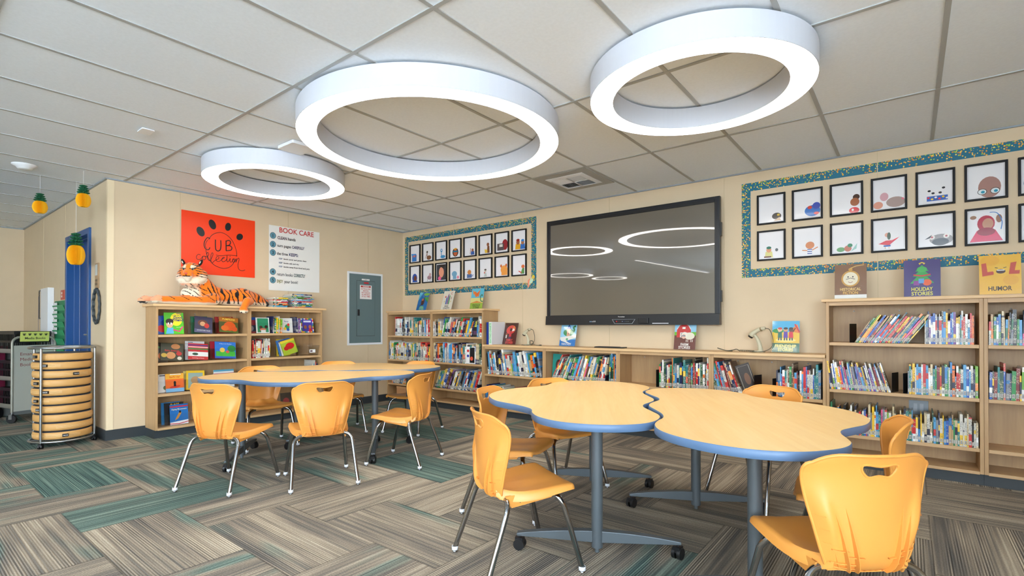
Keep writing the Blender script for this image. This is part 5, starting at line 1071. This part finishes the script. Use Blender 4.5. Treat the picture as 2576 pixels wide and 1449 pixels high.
# lying books
def lying(y0, L_, dp, z, t, c, label, grp, out=.27, rz=0.):
    r = empty('book', (0, 0, 0), 0, label, 'book', grp)
    r.matrix_world = Matrix.Translation((out, y0, z+t)) @ Matrix.Rotation(PI/2+rz, 4, 'Z') @ Matrix.Rotation(PI/2, 4, 'Y')
    b = dict(t=t, h=L_, d=dp); cv, pg, lb = book_parts(b)
    cv.build('cover', spine_mat(c), r); pg.build('page_block', M_PAGE, r); lb.build('spine_label', [M_LABEL, M_INK], r)
z = 1.3385
for k, (c, t) in enumerate([('light blue', .014), ('teal', .012), ('orange', .014), ('cream', .010), ('red', .013), ('purple', .012), ('white', .013), ('green', .010), ('yellow', .012)]):
    lying(-2.165+.006*(k % 3), .175, .20, z, t, c, '%s book, %s from bottom of the left stack beside the tiger' % (c, ordn(k+1)), 'lying books in the left stack'); z += t+.0006
z = 1.3385
for k, (c, t) in enumerate([('orange', .008), ('tan', .010), ('teal', .012), ('green', .013), ('blue', .011), ('white', .012), ('red', .013), ('light blue', .012), ('cream', .011), ('black', .010), ('lime', .011), ('teal', .012), ('white', .011), ('navy', .014)]):
    lying(-1.945+.013*((k*7) % 4)-(.02 if k == 13 else 0), .265-.01*(k % 3), .21, z, t, c, '%s book, %s from bottom of the right stack by the tiger' % (c, ordn(k+1)), 'lying books in the right stack', .265+.006*(k % 2), .03*((k % 3)-1)); z += t+.0006
for k, (c, t, y0, L_) in enumerate([('dark red', .02, -2.03, .30), ('light blue', .02, -2.0, .28), ('black', .03, -1.95, .20)]): lying(y0 if k < 2 else -1.92, L_, .2, .4375+(.0206*k if k < 2 else .0415), t, c, '%s book lying flat on the third display shelf' % c, 'lying books on the third display shelf')

# ================================================================== plush tiger
tg = empty('plush_tiger', (.16, -2.75, 1.3385), 0, 'large plush tiger with black stripes lying on top of the display bookcase', 'plush toy')
O = Vector((.16, -2.75, 1.3385)); P_ = []
def cap(p0, p1, r0, r1, n=9):
    for k in range(n+1):
        q = k/n; P_.append((Vector(p0).lerp(Vector(p1), q), r0+(r1-r0)*q))
cap((.15, -2.94, 1.455), (.15, -2.78, 1.462), .088, .100); cap((.15, -2.78, 1.458), (.15, -2.62, 1.432), .100, .086); cap((.15, -2.62, 1.432), (.15, -2.47, 1.448), .086, .104); cap((.15, -2.47, 1.448), (.14, -2.30, 1.42), .104, .075); cap((.14, -2.30, 1.42), (.13, -2.17, 1.378), .075, .036)
cap((.15, -2.90, 1.46), (.17, -3.02, 1.455), .090, .072); cap((.15, -2.80, 1.475), (.155, -2.88, 1.56), .098, .092); cap((.155, -2.88, 1.56), (.165, -2.94, 1.63), .092, .085); cap((.165, -2.93, 1.60), (.18, -2.985, 1.68), .085, .092)
HD = Vector((.185, -2.995, 1.682)); FD = Vector((.80, -.60, -.04)).normalized(); SD = Vector((.60, .80, 0)).normalized()
def hp(f, s, u): return HD+FD*f+SD*s+Vector((0, 0, u))
P_ += [(hp(0, 0, .01), .097), (hp(.0, .03, -.01), .09), (hp(.0, -.03, -.01), .09), (hp(.03, 0, .03), .075)]
cap(hp(.04, 0, .02), hp(.12, 0, -.022), .060, .040, 6); P_ += [(hp(.125, .020, -.040), .032), (hp(.125, -.020, -.040), .032), (hp(.105, 0, -.068), .034)]
RUFF = [(hp(.0, .085, -.055), .058), (hp(.0, -.085, -.055), .058), (hp(.03, .055, -.09), .055), (hp(.03, -.055, -.09), .055), (hp(.05, 0, -.105), .052), (hp(-.03, .095, -.02), .05), (hp(-.03, -.095, -.02), .05)]
P_ += RUFF
cap((.24, -2.80, 1.405), (.285, -2.90, 1.385), .068, .050); cap((.285, -2.90, 1.385), (.285, -3.28, 1.380), .050, .040, 14); P_ += [((Vector((.28, -3.325, 1.383))), .046), (Vector((.262, -3.355, 1.372)), .030), (Vector((.285, -3.362, 1.373)), .031), (Vector((.308, -3.352, 1.371)), .029)]
cap((.09, -2.86, 1.41), (.11, -2.98, 1.385), .060, .048); cap((.11, -2.98, 1.385), (.15, -3.35, 1.378), .048, .039, 14); P_ += [(Vector((.155, -3.395, 1.382)), .043), (Vector((.135, -3.425, 1.371)), .029), (Vector((.158, -3.435, 1.371)), .030), (Vector((.182, -3.425, 1.370)), .028)]
cap((.20, -2.44, 1.43), (.26, -2.42, 1.395), .088, .060); cap((.26, -2.42, 1.392), (.335, -2.49, 1.392), .052, .043); cap((.335, -2.49, 1.390), (.372, -2.535, 1.33), .043, .036, 6); P_ += [(Vector((.378, -2.55, 1.298)), .042), (Vector((.392, -2.572, 1.280)), .025), (Vector((.402, -2.548, 1.278)), .025), (Vector((.396, -2.526, 1.282)), .024)]
m = MB()
for c, rr in P_: m.ball(c-O, rr, nu=14, nv=9)
bo = m.build('body', M_SHELL)
rm = bo.modifiers.new('r', 'REMESH'); rm.mode = 'VOXEL'; rm.voxel_size = .0062; rm.use_smooth_shade = True
sm2 = bo.modifiers.new('s', 'SMOOTH'); sm2.factor = .6; sm2.iterations = 10
dg = bpy.context.evaluated_depsgraph_get(); dg.update(); me = bpy.data.meshes.new_from_object(bo.evaluated_get(dg)); bpy.data.objects.remove(bo)
OR, WT, BK, OR2 = (lin((240, 124, 26)), lin((240, 226, 200)), lin((22, 18, 18)), lin((246, 160, 70)))
def smo(a, b, x): t = min(max((x-a)/(b-a), 0), 1); return t*t*(3-2*t)
from mathutils import noise as mnoise
def fur(p, n):
    q = p+O; x, y, z = q; h_ = q-HD; f, s, u = h_.dot(FD), h_.dot(SD), h_.z
    nz = mnoise.noise(q*14); nz2 = mnoise.noise(q*38)
    def mx(a, b, t): return tuple(a[i]*(1-t)+b[i]*t for i in range(3))+(1,)
    if h_.length < .165 and z > 1.56:                                   # head
        wf = 0
        for c, rr in RUFF: wf = max(wf, 1-smo(rr*.85, rr*1.25, (q-c).length))
        if u > -.02: wf *= .15
        col = mx(OR, WT, max(wf, smo(-.055, -.075, u)))
        if f > .085 and u < -.05: col = mx(col, WT, .9)
        if f > .03 and abs(abs(s)-.042) < .020 and .035 < u < .072: col = mx(col, WT, .85)
        k = math.sin(u*2*PI/.026+3*abs(s)*20+nz*1.5)
        if abs(s) > .048 and f < .075 and u > -.055 and k > .50: col = BK
        if u > .055 and f < .075 and math.sin(s*2*PI/.030) > .70 and abs(s) > .008: col = BK
        if f > .05 and abs(abs(s)-.040) < .024 and abs(u-.030-abs(s)*.10) < .0045: col = BK
        if f > .135 and abs(u+.052) < .004 and abs(s) < .035: col = BK
        if f > .10 and abs(s) < .003 and -.052 < u < -.032: col = BK
        return col
    leg = y < -2.80 and z < 1.44 and not (x < .24 and y > -2.9)
    bel = smo(1.372, 1.352, z+nz*.006) if leg else smo(1.405, 1.372, z+nz*.008)                                   # pale underside
    col = mx(OR, WT, bel)
    if y < -2.86 and z > (1.425 if x > .22 else 1.44) and not (z < 1.44 and y < -3.02):                                # chest
        col = mx(col, WT, smo(-2.90, -2.97, y+nz*.02)*smo(1.60, 1.50, z))
        k = math.sin((y*.75+z*1.0)*2*PI/.052+nz*2.0)
        if k > .80 and nz2 > -.25: col = BK
        return col
    if z < 1.44 and y < -2.80 and not (x < .24 and y > -2.9):             # forelegs
        if y < -3.30:
            if z < 1.366: col = WT
            col = mx(col, WT, .35)
            k = math.sin((y*.8+z)*2*PI/.055); return BK if (k > .90 and z > 1.385 and nz2 > 0) or (y < -3.385 and z < 1.365 and nz2 > .02) else col
        k = math.sin((y*1.0+z*1.6)*2*PI/.125+nz); return BK if k > .955 and z > 1.385 else col
    if x > .315 and y > -2.65:                                            # hanging hind paw
        col = mx(OR, WT, smo(1.30, 1.27, z)); 
        if z < 1.272 and nz2 > .12: col = BK
        return col
    k = math.sin((y+.20*(z-1.40)+.035*nz)*2*PI/.050+(1.2 if y > -2.5 else 0)*math.sin((z-1.4)*28))
    th = .50+.40*abs(mnoise.noise(Vector((y*22, z*9, 3.))))
    if k > th and z > 1.362: col = BK
    if y > -2.19: col = BK if k > 0 else col
    return col
me.color_attributes.new('fur', 'FLOAT_COLOR', 'POINT'); ca = me.color_attributes['fur']; buf = []
for v in me.vertices: buf.extend(fur(v.co, v.normal))
ca.data.foreach_set('color', buf)
for p in me.polygons: p.use_smooth = True
fm = bpy.data.materials.new('tiger_fur'); fm.use_nodes = True; t = NT(fm); at = t.n.new('ShaderNodeAttribute'); at.attribute_name = 'fur'
t.put(t.b.inputs['Base Color'], at.outputs['Color']); t.b.inputs['Roughness'].default_value = .9; t.b.inputs['Sheen Weight'].default_value = .3; t.b.inputs['Specular IOR Level'].default_value = .2
t.bump(t.noise(t.coord(), 260, 3, .7), .5, .003)
me.materials.clear(); me.materials.append(fm); me.name = 'body'; bo = bpy.data.objects.new('body', me); COL.objects.link(bo); bo.parent = tg
M_FW = mat('fur_white', (240, 232, 214), .9, bump=.5, nscale=200); M_FB = mat('fur_black', (24, 22, 22), .8)
for sg in (-1, 1):
    c = hp(-.02, .082*sg, .108)-O; ax = (SD*sg*.40+Vector((0, 0, .92))).normalized()
    R_ = Matrix.Translation(c) @ ax.to_track_quat('Z', 'Y').to_matrix().to_4x4()
    e = MB().ball((0, 0, 0), (.030, .014, .038), nu=14, nv=10, T=R_).build('ear', M_FB, tg)
    c2 = c+FD*.011; R2 = Matrix.Translation(c2) @ ax.to_track_quat('Z', 'Y').to_matrix().to_4x4()
    MB().ball((0, 0, 0), (.020, .009, .027), nu=12, nv=8, T=R2).build('inner_ear', M_FW, e)
    ey = hp(.094, .040*sg, .030)-O; b_ = MB().ball(ey, (.0125, .0125, .0105), nu=12, nv=8).build('eye', mat('eye_blue_grey', (120, 160, 170), .1), tg)
    MB().ball(ey+FD*.0075, .0078, nu=10, nv=6).build('pupil', M_FB, b_)
MB().ball(hp(.160, 0, -.018)-O, (.013, .016, .010), nu=12, nv=8).build('nose', mat('nose_pink', (226, 96, 84), .4), tg)
for sg in (-1, 1):
    for k in range(4):
        a = hp(.14, .028*sg, -.038-.006*k)-O; b_ = hp(.145, .085*sg, -.030-.016*k)-O; MB().tube([a, a.lerp(b_, .5)+Vector((0, 0, .003)), b_], .0005, 4).build('whisker', M_WHITE, tg)
# fluffy beard of long white fur
fz = MB(); rnd = random.Random(3)
for c, rr in RUFF[:5]:
    for k in range(170):
        d_ = Vector((rnd.gauss(0, 1), rnd.gauss(0, 1), rnd.gauss(-.5, .8))).normalized()
        if d_.z > .35: continue
        p0 = c-O+d_*rr*.85; p1 = p0+d_*.016+Vector((0, 0, -.010))*rnd.uniform(.6, 1.4)+FD*.003; w2 = d_.cross(Vector((rnd.random(), rnd.random(), .3))).normalized()*.0016
        fz.add([p0+w2, p0-w2, p1], [(0, 1, 2)])
tag(fz.build('beard_fur', M_FW, tg), None, None, None, 'stuff')
# ================================================================== things on the hall wall
r = empty('wall_plaque', (-.325, YH-.001, 1.50), 0, 'narrow brown plaque above the dark scalloped mirror', 'plaque')
MB().box((-.055, -.012, 0), (.055, 0, .255)).build('wood_board', mat('plaque_wood', (164, 132, 96), .5, nz=.2, nscale=18), r, bevel=.002)
A = Art(.0004); A.rect(-.042, .13, .042, .24, (190, 196, 196)); A.text('read', 0, .085, .030, (60, 44, 34), .01, .075); A.text('books', 0, .045, .028, (60, 44, 34), .01, .08); A.build('plaque_artwork', r, (0, -.0125, 0))
r = empty('wall_mirror', (-.32, YH-.001, 1.318), 0, 'oval mirror in a dark scalloped frame hanging beside the blue door', 'mirror')
pts = [(.118*math.cos(t)*(1+.05*math.sin(14*t)), -.014, .172*math.sin(t)*(1+.035*math.sin(14*t))) for t in [2*PI*k/112 for k in range(112)]]
MB().tube(pts, .011, 10, closed=True).build('mirror_frame', mat('frame_slate', (58, 66, 72), .4), r)
MB().prism([(.106*math.cos(2*PI*k/40), .158*math.sin(2*PI*k/40)) for k in range(40)], .004, .010, T=Matrix.Rotation(PI/2, 4, 'X')).build('mirror_glass', mat('mirror_glass', (226, 214, 190), .04, 1.), r)
MB().tube([(0, -.008, .178), (0, -.004, .20)], .004, 8).build('hanging_hook', M_STEEL, r)
r = empty('warning_placard', (-1.80, YH-.001, 1.43), 0, 'small red placard left of the blue door', 'sign')
MB().box((-.09, -.006, 0), (.09, 0, .115)).build('red_plate', mat('placard_red', (190, 60, 34), .4), r)
A = Art(.0004); A.rect(-.05, .065, .0, .092, (226, 220, 210)); A.rect(-.05, .028, .0, .052, (226, 220, 210)); A.build('printed_marks', r, (0, -.0065, 0))
r = empty('pocket_chart', (-1.92, YH-.004, .72), 0, 'green hanging pocket chart with white cards left of the blue door', 'pocket chart')
GR = mat('chart_green', (16, 126, 84), .6)
MB().box((-.27, -.004, 0), (.27, 0, .70)).build('backing_cloth', GR, r)
for k in range(6):
    z = .08+k*.10; p = MB().add([(-.265, -.006, z), (.265, -.006, z), (.265, -.030, z+.065), (-.265, -.030, z+.065), (-.265, -.004, z), (.265, -.004, z), (.265, -.026, z+.065), (-.265, -.026, z+.065)], [(0,1,2,3),(7,6,5,4),(3,2,6,7),(0,3,7,4),(1,5,6,2)]).build('pocket', mat('chart_green_light', (30, 150, 100), .5), r)
    if k > 1: MB().box((-.24, -.024, z+.02), (-.05, -.020, z+.098)).build('card', M_WHITE, p)
r = empty('height_chart', (-2.52, YH-.002, .62), 0, 'tall white board with a narrow measuring strip on the hall wall', 'wall board')
MB().box((-.16, -.06, 0), (.26, 0, .975)).build('white_board', M_WHITE, r, bevel=.004)
MB().box((-.30, -.03, 0), (-.16, 0, .96)).build('grey_side_board', mat('board_grey', (150, 158, 156), .4), r)
A = Art(.0005); A.rect(-.29, .30, -.262, .88, (40, 50, 90)); [A.rect(-.15, .30+.03*k, -.135, .306+.03*k, (120, 120, 130)) for k in range(21)]; A.build('ruler_marks', r, (0, -.0605, 0))
r = empty('clip_frame', (-2.98, YH-.001, 1.21), 0, 'thin black framed notice at the far left of the hall wall', 'notice')
MB().box((-.13, -.012, 0), (-.115, 0, .385)).box((.115, -.012, 0), (.13, 0, .385)).box((-.115, -.012, 0), (.115, 0, .015)).box((-.115, -.012, .37), (.115, 0, .385)).build('frame', M_BLACK, r)
A = Art(.0005); A.rect(-.115, .015, .115, .37, (206, 184, 150)); A.rect(-.05, .31, .05, .35, (120, 110, 100)); A.build('notice_sheet', r, (0, -.004, 0))
# ================================================================== paper pineapples
PY = mat('tissue_yellow', (250, 190, 20), .7); PGm = mat('tissue_green', (14, 92, 58), .7)
def pineapple(x, y, zt, zb, rr, label):
    r = empty('paper_pineapple', (x, y, zb), .3, label, 'paper decoration', 'hanging paper pineapples'); Hh = zt-zb; hf = Hh*.60
    n = 60; prof = [(.30, 0), (.55, .0), (.86, .16), (1., .42), (.98, .62), (.82, .86), (.5, .985), (.12, 1.)]
    cc = [cubic(prof, k/22) for k in range(23)]
    MB().lathe([(a*rr*(1+.03*math.sin(k*PI)), b*hf) for k, (a, b) in enumerate(cc)], n*2, mod=lambda q: (1.0 if q % 2 else .84)*(.93 if q in (0, 1, 119, 2) else 1), smooth=False).build('fruit', PY, r)
    lf = MB(); tiers = 4
    for k in range(tiers):
        z0 = hf+k*(Hh-hf)/tiers; R0 = rr*(.88-.11*k); th = (Hh-hf)/tiers
        lf.lathe([(R0*.12, z0), (R0*.7, z0+th*.05), (R0, z0+th*.38), (R0*.96, z0+th*.62), (R0*.5, z0+th*.85), (R0*.12, z0+th*1.0)], 48, mod=lambda q: 1.0 if q % 4 < 2 else .72, smooth=False)
    lf.build('leaf_crown', PGm, r)
    MB().tube([(0, 0, Hh-.01), (0, 0, H-zb)], .0012, 6).build('string', M_WHITE, r)
pineapple(-.379, -4.095, 2.388, 2.197, .056, 'leftmost paper pineapple, hanging near the ceiling')
pineapple(.107, -3.872, 2.433, 2.228, .056, 'highest paper pineapple, hanging just left of the wall corner')
pineapple(-.384, -3.827, 2.048, 1.731, .072, 'lowest and largest paper pineapple, in front of the blue door')
# ================================================================== floor cushions in their rolling rack
CX, CY = -.20, -3.955
rk = empty('cushion_rack', (CX, CY, 0), 0, 'silver rolling rack holding the stack of tan floor cushions', 'rack')
R1 = .236; posts = [(.155, -.178), (.075, .222), (-.20, .125), (-.155, -.178)]
MB().tube([(R1*math.cos(2*PI*k/48), R1*math.sin(2*PI*k/48), .915) for k in range(48)], .012, 10, closed=True).build('top_rail', M_STEEL, rk)
MB().tube([(R1*math.cos(2*PI*k/48), R1*math.sin(2*PI*k/48), .058) for k in range(48)], .010, 8, closed=True).build('base_ring', M_STEEL, rk)
MB().box((-.22, -.015, .05), (.22, .015, .065)).box((-.015, -.22, .05), (.015, .22, .065)).build('base_bars', M_STEEL, rk)
for (px, py) in posts:
    L_ = math.hypot(px, py); px, py = px/L_*R1, py/L_*R1
    MB().tube([(px, py, .05), (px, py, .915)], .0105, 10).build('post', M_STEEL, rk); caster('caster', (px, py, 0), 1., rk).scale = (.75, .75, .72)
TAN = mat('cushion_tan', (208, 158, 92), .5, bump=.05, nscale=60); DKG = mat('cushion_grey', (62, 66, 72), .6)
rnd = random.Random(5)
base_cu = None
for k in range(10):
    off = (rnd.uniform(-.007, .007), rnd.uniform(-.007, .007)); z = .067+k*.0805
    nm = ['lowest', 'second from bottom', 'third from bottom', 'fourth from bottom', 'fifth from bottom', 'sixth from bottom', 'third below the top', 'second below the top', 'just below the top', 'topmost'][k]
    if base_cu is None:
        c = empty('floor_cushion', (0, 0, 0), 0, 'x', 'cushion', 'round tan floor cushions')
        MB().lathe([(0, .006), (.196, .006), (.212, .012), (.216, .022), (.216, .060), (.212, .070), (.205, .073)], 48).build('side_cover', TAN, c)
        MB().lathe([(0, .078), (.196, .078), (.205, .075), (.2055, .072)], 48).lathe([(0, .0), (.19, .0), (.20, .003), (.2, .006)], 48).build('top_and_bottom_panel', DKG, c)
        zp = MB()
        for zz in (.034, .042, .050): zp.tube([(.2166*math.cos(t), .2166*math.sin(t), zz) for t in [math.radians(-150+k_*4) for k_ in range(46)]], .0018, 5)
        zp.build('zip_piping', mat('piping_pale', (232, 196, 140), .5), c)
        tb_ = MB().box((.214, -.022, .030), (.232, .022, .056)).build('pull_tab', M_BLACK, c, bevel=.003)
        A = Art(.0005); A.text('FOMCORE', 0, .043, .010, (220, 220, 220), .01, .036); A.build('tab_lettering', tb_, (.2328, 0, 0), (0, 0, PI/2))
        base_cu = c
    else: c = copy_tree(base_cu)
    c['label'] = 'round tan floor cushion, %s in the rack' % nm
    c.location = (CX+off[0], CY+off[1], z); c.rotation_euler = (0, 0, [-.1, 2.2, 3.4, -1.0, -1.15, -.7, -1.1, .25, -.75, -1.25][k])
# ================================================================== book carts at the far left
CS = mat('cart_taupe_steel', (150, 148, 136), .4, .3)
ct = empty('book_cart', (-1.95, -4.08, 0), math.radians(104), 'taupe steel book cart with handwriting on its end panel', 'book cart')
def cart_tube(x):   # an end frame: two posts joined by a rounded top handle, local x across, y along the cart
    w_, h_ = .40, .985; P = [(0, x, .12), (0, x, h_-.07)]
    for k in range(1, 7): t = k/6*PI/2; P.append((.07-.07*math.cos(t), x, h_-.07+.07*math.sin(t)))
    for k in range(7): t = k/6*PI/2; P.append((w_-.07+.07*math.sin(t), x, h_-.07+.07*math.cos(t)))
    P.append((w_, x, .12)); return P
for y in (0, .80): MB().tube(cart_tube(y), .013, 10).build('end_frame', CS, ct)
for y in (0, .80): pn = MB().box((.012, y-.006, .13), (.388, y+.006, .89)).build('end_panel', mat('cart_panel_grey', (168, 168, 156), .45), ct) if y == 0 else MB().box((.012, y-.006, .13), (.388, y+.006, .89)).build('end_panel', mat('cart_panel_grey', (168, 168, 156), .45), ct)
for k, st in enumerate(('Emanuelle', 'Media', 'Book Cart')): A = Art(.0006); A.text(st, .07, .79-k*.062, .036, (120, 50, 44), .0, align='L'); A.build('handwriting', ct, (0, -.0065, 0))
for z in (.16, .48, .80): MB().box((.01, .01, z), (.39, .79, z+.012)).box((.01, .01, z), (.02, .79, z+.05)).box((.38, .01, z), (.39, .79, z+.05)).build('shelf', CS, ct)
for x, y in ((0, 0), (.4, 0), (0, .8), (.4, .8)):
    c = empty('caster', (x, y, 0), .6); c.parent = ct
    MB().tube([(-.014, 0, .048), (.014, 0, .048)], .048, 20).build('wheel', M_BLACK, c)
    MB().box((-.02, -.012, .045), (-.016, .02, .105)).box((.016, -.012, .045), (.02, .02, .105)).box((-.02, -.014, .10), (.02, .022, .106)).tube([(0, 0, .1), (0, 0, .14)], .008, 8).build('fork', M_STEEL, c)
def crate(x, y, z, sx, sy, sz, label):
    r = empty('plastic_crate', (x, y, z), math.radians(104), label, 'crate', 'black plastic crates on the cart'); t = .006; m = MB().box((0, 0, 0), (sx, sy, t))
    for a, b in (((0, 0), (sx, t)), ((0, sy-t), (sx, sy)), ((0, t), (t, sy-t)), ((sx-t, t), (sx, sy-t))):
        m.box((a[0], a[1], 0), (b[0], b[1], .03)).box((a[0]-.004, a[1]-.004, sz-.035), (b[0]+.004, b[1]+.004, sz))
        hx = b[0]-a[0] > b[1]-a[1]; n = 9
        for k in range(n+1):
            if hx: q = a[0]+(b[0]-a[0]-.008)*k/n; m.box((q, a[1], .03), (q+.008, b[1], sz-.035))
            else: q = a[1]+(b[1]-a[1]-.008)*k/n; m.box((a[0], q, .03), (b[0], q+.008, sz-.035))
        if hx: m.box((a[0], a[1], sz*.45), (b[0], b[1], sz*.55))
        else: m.box((a[0], a[1], sz*.45), (b[0], b[1], sz*.55))
    m.build('crate_body', M_BLACK, r); return r
ca_, sa_ = math.cos(math.radians(104)), math.sin(math.radians(104))
def cl_(x, y): return (-1.95+x*ca_-y*sa_, -4.08+x*sa_+y*ca_)
for (lx, ly, z, lab) in ((.03, .03, .813, 'black plastic crate on the cart top behind the lime sign'), (.03, .42, .813, 'black plastic crate at the back of the cart top'), (.03, .03, .493, 'black plastic crate on the middle shelf of the cart'), (.03, .03, .173, 'black plastic crate on the lowest shelf of the cart')):
    x, y = cl_(lx, ly); crate(x, y, z, .34, .34, .24 if z > .8 else .22, lab)
x, y = cl_(.085, -.0); r = empty('media_books_sign', (x, y, .935), math.radians(104), 'lime green media books sign with paw prints on the cart', 'sign')
MB().box((-.02, -.008, 0), (.25, -.004, .115), T=Matrix.Rotation(.12, 4, 'X')).build('sign_card', mat('sign_lime', (206, 214, 110), .5), r)
A = Art(.0004)
for k in range(5):
    cx = .015+k*.05; A.ell(cx, .078, .011, .008, K); [A.ell(cx-.012+.008*j, .092-(.003 if j in (0, 3) else 0), .0035, .005, K) for j in range(4)]
A.text('Media Books', .115, .040, .026, (50, 50, 40), .01, .21); A.mb.v = [Matrix.Rotation(.12, 4, 'X') @ v for v in A.mb.v]; A.build('sign_artwork', r, (0, -.0085, .0))
r = empty('storage_cart', (-3.0, -4.62, 0), .25, 'maroon storage cart cut off by the left edge of the photo', 'cart')
MR = mat('cart_maroon', (106, 22, 50), .45)
MB().rbox((0, 0, .16), (.62, .42, .84), .02).build('cart_body', MR, r); MB().rbox((-.02, -.02, .84), (.64, .44, .875), .03).build('cart_lid', mat('lid_red', (130, 26, 44), .4), r, bevel=.006)
for x, y in ((.06, .06), (.56, .06), (.06, .36), (.56, .36)): caster('caster', (x, y, 0), .4, r).scale = (1.6, 1.6, 2.1)
r = empty('wire_organizer', (-3.05, -4.05, 0), .1, 'low grey cabinet with a black slotted tray at the hall end', 'cabinet')
MB().box((-.4, -.15, 0), (.4, .25, .93)).build('cabinet_body', mat('cabinet_grey', (120, 122, 118), .5), r, bevel=.004)
m = MB().box((-.35, -.1, .93), (.35, .2, .936))
for k in range(8): m.box((-.35+k*.1, -.1, .936), (-.345+k*.1, .2, 1.03))
m.build('slotted_tray', M_BLACK, r)
r['label'] = 'grey cabinet topped by a black slotted tray, behind the carts'; r.name = 'storage_cabinet'
